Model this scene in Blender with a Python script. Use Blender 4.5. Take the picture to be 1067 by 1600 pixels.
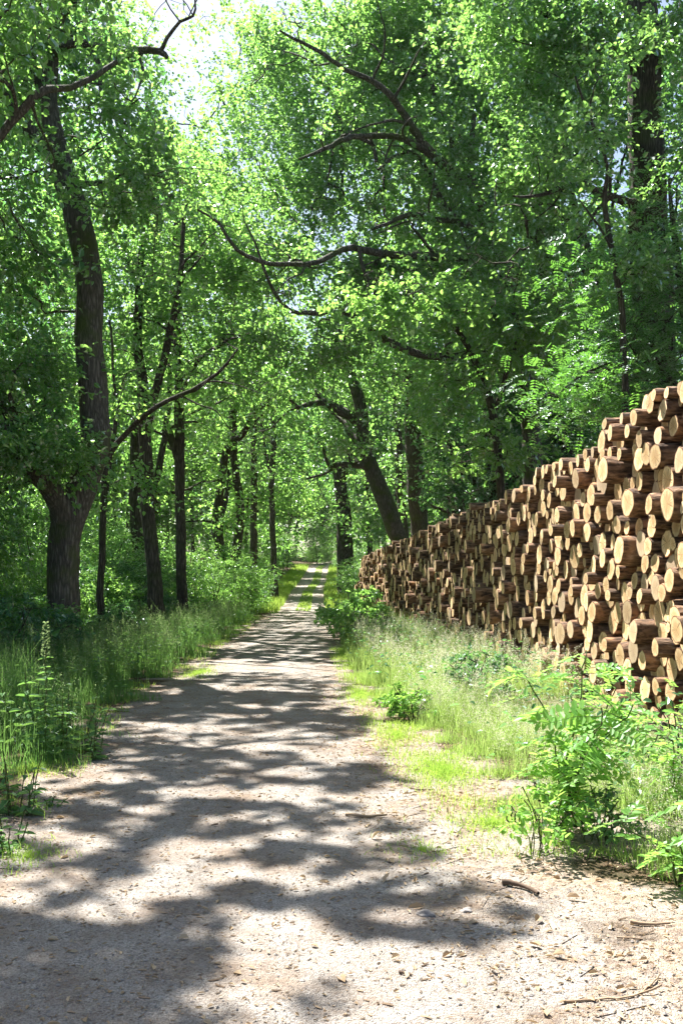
import bpy, math, random
import numpy as np

# ------------------------------------------------------------------ scene, camera, world, sun, exposure
for o in list(bpy.data.objects):
    bpy.data.objects.remove(o)
SC = bpy.context.scene
COL = SC.collection
FPX = 1555.6            # focal length in photo pixels (photo is 1067 x 1600)
CAMZ = 1.6
HORIZON = 900.0

cam_d = bpy.data.cameras.new('camera')
cam_d.sensor_fit = 'VERTICAL'
cam_d.sensor_height = 36.0
cam_d.sensor_width = 24.0
cam_d.lens = 35.0
cam_d.shift_y = (HORIZON - 800.0) / 1600.0
cam_d.clip_start = 0.1
cam_d.clip_end = 3000
cam = bpy.data.objects.new('camera', cam_d)
cam.location = (0, 0, CAMZ)
cam.rotation_euler = (math.radians(90), 0, 0)
COL.objects.link(cam)
SC.camera = cam

SUN_EL = math.radians(56)
SUN_H = np.array([-0.53, 0.848])          # horizontal direction towards the sun
SUN_H = SUN_H / np.linalg.norm(SUN_H)
COT = 1.0 / math.tan(SUN_EL)
SUN_STRENGTH = 5.0
SKY_STRENGTH = 0.05
EXPOSURE = 2.08
HAZE = 0.00011

world = bpy.data.worlds.new('World')
SC.world = world
world.use_nodes = True
wn = world.node_tree
wn.nodes.clear()
w_out = wn.nodes.new('ShaderNodeOutputWorld')
w_bg = wn.nodes.new('ShaderNodeBackground')
w_sky = wn.nodes.new('ShaderNodeTexSky')
w_sky.sky_type = 'NISHITA'
w_sky.sun_disc = False
w_sky.sun_elevation = SUN_EL
w_sky.sun_rotation = math.atan2(SUN_H[0], SUN_H[1])
w_sky.dust_density = 2.0
w_sky.air_density = 1.0
w_bg.inputs['Strength'].default_value = SKY_STRENGTH
wn.links.new(w_sky.outputs['Color'], w_bg.inputs['Color'])
wn.links.new(w_bg.outputs['Background'], w_out.inputs['Surface'])

sun_d = bpy.data.lights.new('sun', 'SUN')
sun_d.energy = SUN_STRENGTH
sun_d.angle = math.radians(0.55)
sun_d.color = (1.0, 0.965, 0.91)
sun = bpy.data.objects.new('sun', sun_d)
from mathutils import Vector
_sd = Vector((SUN_H[0] * math.cos(SUN_EL), SUN_H[1] * math.cos(SUN_EL), math.sin(SUN_EL)))
sun.rotation_euler = _sd.to_track_quat('Z', 'Y').to_euler()
COL.objects.link(sun)

SC.view_settings.view_transform = 'Standard'
SC.view_settings.look = 'None'
SC.view_settings.exposure = EXPOSURE
SC.view_settings.gamma = 1.0
SC.view_settings.use_curve_mapping = False
SC.render.engine = 'CYCLES'
SC.cycles.max_bounces = 7
SC.cycles.diffuse_bounces = 4
SC.cycles.glossy_bounces = 2
SC.cycles.transmission_bounces = 4
SC.cycles.transparent_max_bounces = 6
SC.cycles.caustics_reflective = False
SC.cycles.caustics_refractive = False
SC.cycles.sample_clamp_indirect = 6.0
SC.cycles.use_denoising = True

# ------------------------------------------------------------------ helpers
R = np.random.default_rng(7)
random.seed(7)


def W(px, py, d):
    return np.array([(px - 533.5) / FPX * d, d, CAMZ + (HORIZON - py) / FPX * d])


def lane_x(y):          # centre of the lane
    return np.interp(y, [-10, 0, 3.5, 5, 11.8, 17.8, 41, 68, 83, 107, 125, 150, 200, 400],
                     [0.1, -.2, -.45, -.55, -1.12, -1.22, -1.62, -2.3, -2.1, -2.4, -1.2, 2, 12, 50])


def lane_l(y):
    return np.interp(y, [-10, 3.5, 5.5, 8, 11.8, 17, 25, 33, 41, 68, 107, 400],
                     [-2.2, -2.0, -1.95, -2.15, -2.5, -2.45, -2.6, -2.8, -2.75, -3.55, -3.7, -4]) if np.ndim(y) == 0 or True else 0


def lane_r(y):
    return np.interp(y, [-10, 3.5, 5, 8, 10, 15, 22, 41, 68, 107, 400],
                     [1.3, 1.1, .8, .45, .25, -.05, -.25, -.5, -1.15, -1.25, 1])


def far_shift(y):       # the lane bends right beyond the crest
    return np.interp(y, [0, 107, 125, 150, 200, 400], [0, 0, 1.3, 5, 15, 60])


def gz_base(y):
    y = np.asarray(y, float)
    z = 0.00047 * np.clip(y - 35, 0, None) ** 2
    z2 = 0.00047 * 75 ** 2 + 0.0705 * (y - 110) - 0.0009 * (y - 110) ** 2
    z2 = np.where(y > 149, 0.00047 * 75 ** 2 + 0.0705 * 39 - 0.0009 * 39 ** 2, z2)
    return np.where(y > 110, z2, z)


class Waves:
    """smooth random field of unit variance, built from plane waves"""
    def __init__(self, seed, scale, dim=2, n=18):
        r = np.random.default_rng(seed)
        k = r.normal(size=(n, dim))
        k /= np.linalg.norm(k, axis=1, keepdims=True)
        self.k = k * (2 * math.pi / (scale * r.uniform(.6, 1.7, n)))[:, None]
        self.p = r.uniform(0, 6.283, n)
        self.n = n

    def __call__(self, X):
        return np.sin(X @ self.k.T + self.p).sum(1) * math.sqrt(2 / self.n)


bank = Waves(3, 5.0)


def gz(x, y):
    x = np.asarray(x, float); y = np.asarray(y, float)
    off = np.clip((np.abs(x - lane_x(y)) - 3.2) / 5, 0, 1)
    off = np.where((x > 0) & (y < 50), np.clip((x - 6) / 6, 0, 1), off)
    X = np.stack([np.broadcast_to(x, np.broadcast(x, y).shape).ravel(), np.broadcast_to(y, np.broadcast(x, y).shape).ravel()], 1)
    b = bank(X).reshape(np.broadcast(x, y).shape)
    return gz_base(y) + off * (0.12 + 0.13 * b) + np.clip(np.abs(x) - 12, 0, 60) * 0.01


def gpt(px, py):
    d = CAMZ * FPX / (py - HORIZON)
    return np.array([(px - 533.5) / FPX * d, d, 0.0])


def build(name, verts, quads=None, tris=None, mats=(), midx=None, uv=None, parent=None, smooth=False, vcol=None, loc=None):
    """one mesh object out of numpy arrays"""
    verts = np.ascontiguousarray(verts, np.float32)
    me = bpy.data.meshes.new(name)
    nq = 0 if quads is None else len(quads)
    nt = 0 if tris is None else len(tris)
    idx = []
    if nq: idx.append(np.asarray(quads, np.int32).ravel())
    if nt: idx.append(np.asarray(tris, np.int32).ravel())
    idx = np.concatenate(idx)
    start = np.concatenate([np.arange(nq) * 4, nq * 4 + np.arange(nt) * 3]).astype(np.int32)
    total = np.concatenate([np.full(nq, 4), np.full(nt, 3)]).astype(np.int32)
    me.vertices.add(len(verts)); me.vertices.foreach_set('co', verts.ravel())
    me.loops.add(len(idx)); me.loops.foreach_set('vertex_index', idx)
    me.polygons.add(nq + nt)
    me.polygons.foreach_set('loop_start', start)
    me.polygons.foreach_set('loop_total', total)
    for m in mats: me.materials.append(m)
    if midx is not None: me.polygons.foreach_set('material_index', np.asarray(midx, np.int32))
    me.polygons.foreach_set('use_smooth', np.full(nq + nt, smooth))
    if uv is not None:
        l = me.uv_layers.new(name='UVMap')
        l.data.foreach_set('uv', np.asarray(uv, np.float32)[idx].ravel())
    if vcol is not None:
        a = me.attributes.new('cover', 'FLOAT', 'POINT')
        a.data.foreach_set('value', np.asarray(vcol, np.float32))
    me.update(calc_edges=True)
    me.validate()
    o = bpy.data.objects.new(name, me)
    COL.objects.link(o)
    if parent is not None: o.parent = parent
    if loc is not None: o.location = loc
    return o


def tag(o, label=None, cat=None, group=None, kind=None):
    if label: o['label'] = label
    if cat: o['category'] = cat
    if group: o['group'] = group
    if kind: o['kind'] = kind
    return o


def empty(name, loc, label, cat, group=None):
    o = bpy.data.objects.new(name, None)
    o.empty_display_size = 0.2
    COL.objects.link(o)
    o.location = loc
    return tag(o, label, cat, group)


def copy_tree(o, parent=None):
    c = o.copy(); COL.objects.link(c)
    if parent is not None: c.parent = parent
    for ch in list(o.children):
        copy_tree(ch, c)
    return c


ORD = ['zeroth', 'first', 'second', 'third', 'fourth', 'fifth', 'sixth', 'seventh', 'eighth', 'ninth', 'tenth', 'eleventh', 'twelfth',
       'thirteenth', 'fourteenth', 'fifteenth', 'sixteenth', 'seventeenth', 'eighteenth', 'nineteenth', 'twentieth']


def ordinal(n):
    if n <= 20: return ORD[n]
    tens = {2: ('twenty', 'twentieth'), 3: ('thirty', 'thirtieth'), 4: ('forty', 'fortieth'), 5: ('fifty', 'fiftieth')}[n // 10]
    return tens[1] if n % 10 == 0 else tens[0] + '-' + ORD[n % 10]


class Geo:
    def __init__(self):
        self.v = []; self.q = []; self.t = []; self.mq = []; self.mt = []; self.n = 0

    def add(self, v, q=None, t=None, m=0):
        v = np.asarray(v, float).reshape(-1, 3)
        if q is not None and len(q):
            q = np.asarray(q); self.q.append(q + self.n); self.mq.append(np.full(len(q), m))
        if t is not None and len(t):
            t = np.asarray(t); self.t.append(t + self.n); self.mt.append(np.full(len(t), m))
        self.v.append(v); self.n += len(v)

    def build(self, name, mats, parent=None, smooth=False, origin=(0, 0, 0), **kw):
        v = np.concatenate(self.v) - np.asarray(origin)
        q = np.concatenate(self.q) if self.q else None
        t = np.concatenate(self.t) if self.t else None
        mi = np.concatenate((self.mq if self.q else []) + (self.mt if self.t else []))
        return build(name, v, q, t, mats, mi, parent=parent, smooth=smooth, **kw)


def norm(a):
    return a / np.maximum(np.linalg.norm(a, axis=-1, keepdims=True), 1e-9)


def tubes(paths, radii, sides, gnarl=0.0, rng=R):
    """batch of tubes: paths (B,K,3), radii (B,K) -> verts, quads"""
    paths = np.asarray(paths, float); radii = np.asarray(radii, float)
    B, K, _ = paths.shape
    tan = norm(np.gradient(paths, axis=1))
    ref = np.where(np.abs(tan[..., 2:3]) > .9, np.array([1., 0, 0]), np.array([0, 0, 1.]))
    if K > 6:   # long limbs: one reference for the tube avoids a twist
        m = tan.mean(1)
        rr = np.where(np.abs(m[:, 2:3]) > .6, np.array([1., 0.1, 0]), np.array([0, 0, 1.]))
        ref = np.repeat(rr[:, None], K, 1)
    u = norm(np.cross(tan, ref)); w = np.cross(tan, u)
    a = np.arange(sides) / sides * 2 * math.pi
    rad = np.repeat(radii[..., None], sides, 2)
    if gnarl:
        ph = rng.uniform(0, 6.28, (B, 1, 4))
        tt = np.arange(K)[None, :, None]
        A = a[None, None, :]
        rad = rad * (1 + gnarl * (np.sin(A * 2 + ph[..., 0:1] + tt * .31) * .6 + np.sin(A * 3 + ph[..., 1:2] - tt * .47) * .5
                                  + np.sin(A * 5 + ph[..., 2:3] + tt * .83) * .35) + gnarl * .5 * rng.normal(size=rad.shape))
    v = paths[:, :, None] + rad[..., None] * (np.cos(a)[None, None, :, None] * u[:, :, None] + np.sin(a)[None, None, :, None] * w[:, :, None])
    i = np.arange(K - 1)[:, None] * sides; j = np.arange(sides)[None]; j2 = (j + 1) % sides
    q = np.stack([i + j, i + j2, i + sides + j2, i + sides + j], -1).reshape(-1, 4)
    Q = (q[None] + (np.arange(B) * K * sides)[:, None, None]).reshape(-1, 4)
    return v.reshape(-1, 3), Q


def smooth_path(pts, step, wob=0.0, rng=R):
    """Catmull-Rom through (x,y,z,r) points, resampled"""
    P = np.asarray(pts, float)
    P = np.vstack([2 * P[0] - P[1], P, 2 * P[-1] - P[-2]])
    out = []
    for i in range(1, len(P) - 2):
        n = max(2, int(np.linalg.norm(P[i + 1, :3] - P[i, :3]) / step))
        t = (np.arange(n) / n)[:, None]
        a, b, c, d = P[i - 1], P[i], P[i + 1], P[i + 2]
        out.append(.5 * (2 * b + (c - a) * t + (2 * a - 5 * b + 4 * c - d) * t * t + (3 * b - a - 3 * c + d) * t ** 3))
    out.append(P[-2][None])
    out = np.vstack(out)
    out[:, 3] = np.maximum(out[:, 3], .004)
    if wob:
        k = len(out)
        n = rng.normal(size=(k, 3))
        n = (n + np.roll(n, 1, 0) + np.roll(n, -1, 0)) / 1.7
        n[0] = 0
        out[:, :3] += n * wob * np.clip(.2 + out[:, 3:4] * .6, .2, .34) * min(1.0, step / .25)
    return out


def leaf_geo(P, axis, nrm, L, Wd, fold=.25, droop=.15):
    """folded six-vertex leaves -> verts, quads"""
    N = len(P)
    ax = norm(axis); side = norm(np.cross(ax, nrm)); nn = np.cross(side, ax)
    L = np.broadcast_to(L, (N,))[:, None]; Wd = np.broadcast_to(Wd, (N,))[:, None]
    up = nn * fold * Wd
    b = P
    r1 = P + ax * .32 * L + side * .5 * Wd + up
    r2 = P + ax * .72 * L + side * .40 * Wd + up - nn * droop * .5 * L
    tip = P + ax * L - nn * droop * L
    l2 = P + ax * .72 * L - side * .40 * Wd + up - nn * droop * .5 * L
    l1 = P + ax * .32 * L - side * .5 * Wd + up
    v = np.stack([b, r1, r2, tip, l2, l1], 1).reshape(-1, 3)
    o = np.arange(N)[:, None] * 6
    q = np.concatenate([o + np.array([[0, 1, 2, 3]]), o + np.array([[0, 3, 4, 5]])])
    return v, q


# the light gaps: where the sun reaches the ground through the crowns
gapn1 = Waves(11, .5)
gapn2 = Waves(12, 1.7)
gapn3 = Waves(15, .26)


def lit_fraction(x, y):
    p = np.full(len(x), -9.0)
    lane = (x > -4.2) & (x < 6.5) & (y > 0.5) & (y < 115)
    v = np.interp(y, [0, 3, 4.6, 6.2, 7.5, 9.0, 10.5, 13, 15.5, 16.6, 18.2, 19.5, 30, 45, 110],
                  [.80, .75, .66, .52, .62, .52, .44, .38, .52, .97, .95, .52, .56, .58, .58])
    right = np.clip((x - (lane_r(y) - .45)) / .8, 0, 1)
    vr = np.interp(y, [0, 12.5, 14.5, 18.5, 45, 110], [1.2, 1.2, .80, .50, .48, .5])
    v = v * (1 - right) + vr * right
    v = np.where((y < 4.7) & (x < .9), np.where(x < -.55, .52, .94), v)
    v = np.where(((x - .42) / .5) ** 2 + ((y - 4.75) / .42) ** 2 < 1, .22, v)
    v = np.where(x < -2.3, np.minimum(v, .5), v)
    return np.where(lane, v, p)


def lit(P, soft=False):
    """True where the straight line from a point P down the sun's rays lands in a light patch on the ground"""
    h = P[:, 2] - gz_base(P[:, 1])
    g = P[:, :2] - SUN_H[None] * (h * COT)[:, None]
    p = lit_fraction(g[:, 0], g[:, 1])
    f = gapn1(g) * .66 + gapn2(g) * .58 + gapn3(g) * .47
    z = np.where(p > 1, 9, np.where(p < 0, -9, np.log(np.clip(p, .01, .99) / np.clip(1 - p, .01, .99)) / 1.702))
    return (f < z) if not soft else (p > .9)


# ------------------------------------------------------------------ materials
def mat(name):
    m = bpy.data.materials.new(name); m.use_nodes = True
    nt = m.node_tree; nt.nodes.clear()
    out = nt.nodes.new('ShaderNodeOutputMaterial')
    return m, nt, out


def N(nt, typ, **kw):
    n = nt.nodes.new('ShaderNode' + typ)
    for k, v in kw.items():
        if k in n.inputs: n.inputs[k].default_value = v
        else: setattr(n, k, v)
    return n


def ramp(nt, fac, stops, interp='LINEAR'):
    r = nt.nodes.new('ShaderNodeValToRGB')
    r.color_ramp.interpolation = interp
    e = r.color_ramp.elements
    while len(e) < len(stops): e.new(.5)
    for k, (p, c) in enumerate(stops):
        e[k].position = p; e[k].color = (*c, 1)
    nt.links.new(fac, r.inputs['Fac'])
    return r.outputs['Color']


def mixc(nt, fac, a, b, mode='MIX'):
    m = nt.nodes.new('ShaderNodeMix'); m.data_type = 'RGBA'; m.blend_type = mode
    for s, v in ((m.inputs[0], fac), (m.inputs[6], a), (m.inputs[7], b)):
        if isinstance(v, (int, float)): s.default_value = v
        elif isinstance(v, tuple): s.default_value = (*v, 1)
        else: nt.links.new(v, s)
    return m.outputs[2]


def math_n(nt, op, a, b=None):
    m = nt.nodes.new('ShaderNodeMath'); m.operation = op
    for s, v in ((m.inputs[0], a), (m.inputs[1], b)):
        if v is None: continue
        if isinstance(v, (int, float)): s.default_value = v
        else: nt.links.new(v, s)
    return m.outputs[0]


def noise(nt, vec, scale, detail=4, rough=.6, dist=0.0):
    n = N(nt, 'TexNoise', Scale=scale, Detail=detail, Roughness=rough, Distortion=dist)
    if vec is not None: nt.links.new(vec, n.inputs['Vector'])
    return n.outputs['Fac']


def bump(nt, h, strength, dist):
    b = N(nt, 'Bump', Strength=strength, Distance=dist)
    nt.links.new(h, b.inputs['Height'])
    return b.outputs['Normal']


def mapping(nt, vec, scale):
    m = N(nt, 'Mapping'); m.inputs['Scale'].default_value = scale
    nt.links.new(vec, m.inputs['Vector'])
    return m.outputs['Vector']


def leaf_mat(name, c0, c1, t0, t1, trans=.5, gloss=.06, rough=.36, spec=.36):
    """c: reflected colours, t: colours of the light let through"""
    m, nt, out = mat(name)
    geo = N(nt, 'NewGeometry'); oi = N(nt, 'ObjectInfo')
    rnd = math_n(nt, 'FRACT', math_n(nt, 'ADD', geo.outputs['Random Per Island'], math_n(nt, 'MULTIPLY', oi.outputs['Random'], .35)))
    tc = N(nt, 'TexCoord')
    patch = noise(nt, tc.outputs['Object'], .9, 2)
    f = math_n(nt, 'ADD', math_n(nt, 'MULTIPLY', rnd, .65), math_n(nt, 'MULTIPLY', patch, .5))
    dc = mixc(nt, f, c0, c1); tcol = mixc(nt, f, t0, t1)
    d = N(nt, 'BsdfDiffuse'); t = N(nt, 'BsdfTranslucent'); g = N(nt, 'BsdfGlossy', Roughness=rough)
    nt.links.new(dc, d.inputs['Color']); nt.links.new(tcol, t.inputs['Color'])
    g.inputs['Color'].default_value = (.9, .95, 1, 1)
    m1 = N(nt, 'MixShader'); m1.inputs[0].default_value = trans
    nt.links.new(d.outputs[0], m1.inputs[1]); nt.links.new(t.outputs[0], m1.inputs[2])
    fr = N(nt, 'Fresnel', IOR=1.4)
    m2 = N(nt, 'MixShader')
    nt.links.new(math_n(nt, 'ADD', math_n(nt, 'MULTIPLY', fr.outputs[0], spec), gloss * .4), m2.inputs[0])
    nt.links.new(m1.outputs[0], m2.inputs[1]); nt.links.new(g.outputs[0], m2.inputs[2])
    nt.links.new(m2.outputs[0], out.inputs['Surface'])
    return m


M = {}
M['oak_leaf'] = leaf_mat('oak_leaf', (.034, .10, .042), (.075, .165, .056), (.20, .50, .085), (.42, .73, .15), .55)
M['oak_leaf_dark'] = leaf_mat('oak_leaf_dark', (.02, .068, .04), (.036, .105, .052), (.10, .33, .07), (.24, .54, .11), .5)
M['beech_leaf'] = leaf_mat('beech_leaf', (.045, .135, .05), (.085, .21, .07), (.27, .58, .09), (.47, .80, .16), .57)
M['shrub_leaf'] = leaf_mat('shrub_leaf', (.038, .12, .058), (.075, .19, .078), (.10, .31, .07), (.26, .52, .11), .45)
M['locust_leaf'] = leaf_mat('locust_leaf', (.10, .26, .05), (.20, .38, .08), (.26, .56, .07), (.48, .76, .14), .52, .02, .42, .2)
M['locust_leaf_shaded'] = leaf_mat('locust_leaf_shaded', (.035, .12, .035), (.06, .17, .045), (.12, .38, .04), (.26, .58, .07), .48)  # darker locust leaf: the shade on the tree is put into its colours
M['nettle_leaf'] = leaf_mat('nettle_leaf', (.07, .16, .06), (.12, .24, .08), (.16, .36, .06), (.28, .50, .09), .42, .04, .42, .22)
M['grass_blade'] = leaf_mat('grass_blade', (.06, .15, .05), (.15, .26, .09), (.12, .32, .06), (.30, .50, .12), .45, 0, .6, 0)
M['pale_grass_blade'] = leaf_mat('pale_grass_blade', (.12, .22, .05), (.34, .42, .15), (.26, .48, .08), (.52, .66, .20), .45, 0, .6, 0)
M['seed_head'] = leaf_mat('seed_head', (.58, .55, .40), (.78, .74, .60), (.52, .52, .36), (.70, .67, .52), .45, 0, .6, 0)
M['green_seed_head'] = leaf_mat('green_seed_head', (.14, .22, .09), (.30, .36, .18), (.14, .24, .08), (.30, .38, .16), .45, 0, .6, 0)
M['moss_turf'] = leaf_mat('moss_turf', (.18, .33, .05), (.34, .48, .10), (.28, .48, .06), (.48, .64, .12), .45, 0, .6, 0)
M['dry_leaf'] = leaf_mat('dry_leaf', (.30, .20, .11), (.52, .42, .29), (.22, .13, .05), (.36, .24, .10), .15, 0, .6, .05)


def bark_mat(name, c0, c1, c2, moss=.0, sc=1.0):
    m, nt, out = mat(name)
    tc = N(nt, 'TexCoord'); oc = tc.outputs['Object']
    st = mapping(nt, oc, (20 * sc, 20 * sc, 2.6 * sc))
    n1 = noise(nt, st, 1.6, 6, .7, 1.2)
    n2 = noise(nt, oc, 1.4, 3)
    vor = N(nt, 'TexVoronoi', Scale=1.1); vor.feature = 'DISTANCE_TO_EDGE'
    wv = N(nt, 'VectorMath'); wv.operation = 'ADD'; nn = N(nt, 'TexNoise', Scale=3.0, Detail=3.0); nt.links.new(oc, nn.inputs['Vector'])
    nt.links.new(st, wv.inputs[0]); nt.links.new(nn.outputs['Color'], wv.inputs[1]); nt.links.new(wv.outputs[0], vor.inputs['Vector'])
    crack = math_n(nt, 'MINIMUM', math_n(nt, 'MULTIPLY', vor.outputs['Distance'], 3.0), 1.0)
    h = math_n(nt, 'ADD', math_n(nt, 'MULTIPLY', n1, 1.0), math_n(nt, 'MULTIPLY', crack, .35))
    c = ramp(nt, h, [(.35, c0), (.7, c1), (1.0, c2)])
    if moss:
        mm = ramp(nt, n2, [(.5, (0, 0, 0)), (.68, (moss, moss, moss))])
        c = mixc(nt, mm, c, (.07, .10, .02))
    p = N(nt, 'BsdfPrincipled', Roughness=.9)
    p.inputs['Specular IOR Level'].default_value = .2
    nt.links.new(c, p.inputs['Base Color'])
    nt.links.new(bump(nt, h, 1.0, .035), p.inputs['Normal'])
    nt.links.new(p.outputs[0], out.inputs['Surface'])
    return m


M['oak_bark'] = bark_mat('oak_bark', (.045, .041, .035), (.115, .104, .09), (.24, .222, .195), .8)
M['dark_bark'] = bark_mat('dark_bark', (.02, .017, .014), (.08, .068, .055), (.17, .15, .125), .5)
M['smooth_bark'] = bark_mat('smooth_bark', (.04, .036, .03), (.10, .092, .08), (.17, .155, .135), .5, .5)
M['green_stem'] = bark_mat('green_stem', (.05, .07, .02), (.10, .13, .04), (.16, .17, .07))


def log_bark():
    m, nt, out = mat('pine_log_bark')
    tc = N(nt, 'TexCoord'); geo = N(nt, 'NewGeometry'); oi = N(nt, 'ObjectInfo')
    rnd = math_n(nt, 'FRACT', math_n(nt, 'ADD', geo.outputs['Random Per Island'], oi.outputs['Random']))
    cmb = N(nt, 'CombineXYZ'); nt.links.new(math_n(nt, 'MULTIPLY', rnd, 37.0), cmb.inputs[0]); nt.links.new(math_n(nt, 'MULTIPLY', rnd, 11.0), cmb.inputs[1])
    add = N(nt, 'VectorMath'); add.operation = 'ADD'
    nt.links.new(tc.outputs['Object'], add.inputs[0]); nt.links.new(cmb.outputs[0], add.inputs[1])
    v = mapping(nt, add.outputs[0], (3.5, 13, 13))
    n1 = noise(nt, v, 1.5, 6, .68, .6)
    n2 = noise(nt, add.outputs[0], 4.0, 3, .55)
    vor = N(nt, 'TexVoronoi', Scale=1.8); nt.links.new(v, vor.inputs['Vector'])
    h = math_n(nt, 'ADD', n1, math_n(nt, 'MULTIPLY', vor.outputs['Distance'], .35))
    c = ramp(nt, h, [(.42, (.022, .015, .011)), (.60, (.10, .065, .042)), (.76, (.27, .175, .105)), (.94, (.48, .37, .26))])
    peel = ramp(nt, n2, [(.55, (0, 0, 0)), (.63, (1, 1, 1))])
    grey = mixc(nt, rnd, (.17, .12, .085), (.48, .28, .13))
    c = mixc(nt, math_n(nt, 'MULTIPLY', peel, .6), c, grey)
    tint = mixc(nt, rnd, (.65, .62, .60), (1.15, 1.0, .92))
    c = mixc(nt, 1.0, c, tint, 'MULTIPLY')
    p = N(nt, 'BsdfPrincipled', Roughness=.85); p.inputs['Specular IOR Level'].default_value = .25
    nt.links.new(c, p.inputs['Base Color'])
    nt.links.new(bump(nt, h, .9, .02), p.inputs['Normal'])
    nt.links.new(p.outputs[0], out.inputs['Surface'])
    return m


def cut_wood():
    m, nt, out = mat('sawn_pine')
    uvn = N(nt, 'UVMap'); geo = N(nt, 'NewGeometry'); oi = N(nt, 'ObjectInfo')
    rnd = math_n(nt, 'FRACT', math_n(nt, 'ADD', geo.outputs['Random Per Island'], oi.outputs['Random']))
    uv = uvn.outputs['UV']           # cap coordinates, 1 = the log's rim
    d = N(nt, 'VectorMath'); d.operation = 'LENGTH'; nt.links.new(uv, d.inputs[0])
    wob = noise(nt, uv, 2.5, 3)
    r = math_n(nt, 'ADD', d.outputs['Value'], math_n(nt, 'MULTIPLY', math_n(nt, 'SUBTRACT', wob, .5), .16))
    ring = math_n(nt, 'SINE', math_n(nt, 'MULTIPLY', r, 75.0))
    fine = noise(nt, uv, 30.0, 3, .7)
    c = ramp(nt, r, [(.0, (.46, .30, .14)), (.12, (.62, .44, .23)), (.5, (.66, .49, .27)), (.62, (.78, .62, .37)), (.88, (.82, .67, .42)), (.93, (.42, .24, .12)), (.97, (.14, .075, .04))])
    c = mixc(nt, math_n(nt, 'MULTIPLY', math_n(nt, 'ADD', ring, 1.0), .10), c, (.45, .25, .10))
    c = mixc(nt, ramp(nt, fine, [(.45, (0, 0, 0)), (.8, (.5, .5, .5))]), c, (.40, .24, .12))
    nv = N(nt, 'VectorMath'); nv.operation = 'NORMALIZE'; nt.links.new(uv, nv.inputs[0])
    cx = N(nt, 'CombineXYZ'); nt.links.new(math_n(nt, 'MULTIPLY', rnd, 40.0), cx.inputs[2])
    av = N(nt, 'VectorMath'); av.operation = 'ADD'; nt.links.new(nv.outputs[0], av.inputs[0]); nt.links.new(cx.outputs[0], av.inputs[1])
    ck = math_n(nt, 'ABSOLUTE', math_n(nt, 'SUBTRACT', noise(nt, av.outputs[0], 2.6, 2, .5), .5))
    ckm = math_n(nt, 'MULTIPLY', math_n(nt, 'LESS_THAN', ck, .016), math_n(nt, 'LESS_THAN', r, .8))
    c = mixc(nt, math_n(nt, 'MULTIPLY', ckm, .75), c, (.16, .08, .035))
    stain = ramp(nt, noise(nt, uv, 1.3, 3), [(.5, (0, 0, 0)), (.75, (.6, .6, .6))])
    c = mixc(nt, stain, c, (.52, .36, .22))
    r2 = math_n(nt, 'FRACT', math_n(nt, 'MULTIPLY', rnd, 7.31))
    c = mixc(nt, ramp(nt, r2, [(.7, (0, 0, 0)), (.95, (.65, .65, .65))]), c, (.40, .34, .27))
    tint = mixc(nt, rnd, (.74, .68, .60), (1.18, 1.12, 1.04))
    c = mixc(nt, 1.0, c, tint, 'MULTIPLY')
    p = N(nt, 'BsdfPrincipled', Roughness=.8); p.inputs['Specular IOR Level'].default_value = .2
    nt.links.new(c, p.inputs['Base Color'])
    nt.links.new(bump(nt, math_n(nt, 'ADD', fine, math_n(nt, 'MULTIPLY', ring, .1)), .4, .004), p.inputs['Normal'])
    nt.links.new(p.outputs[0], out.inputs['Surface'])
    return m


M['log_bark'] = log_bark()
M['cut'] = cut_wood()


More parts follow.
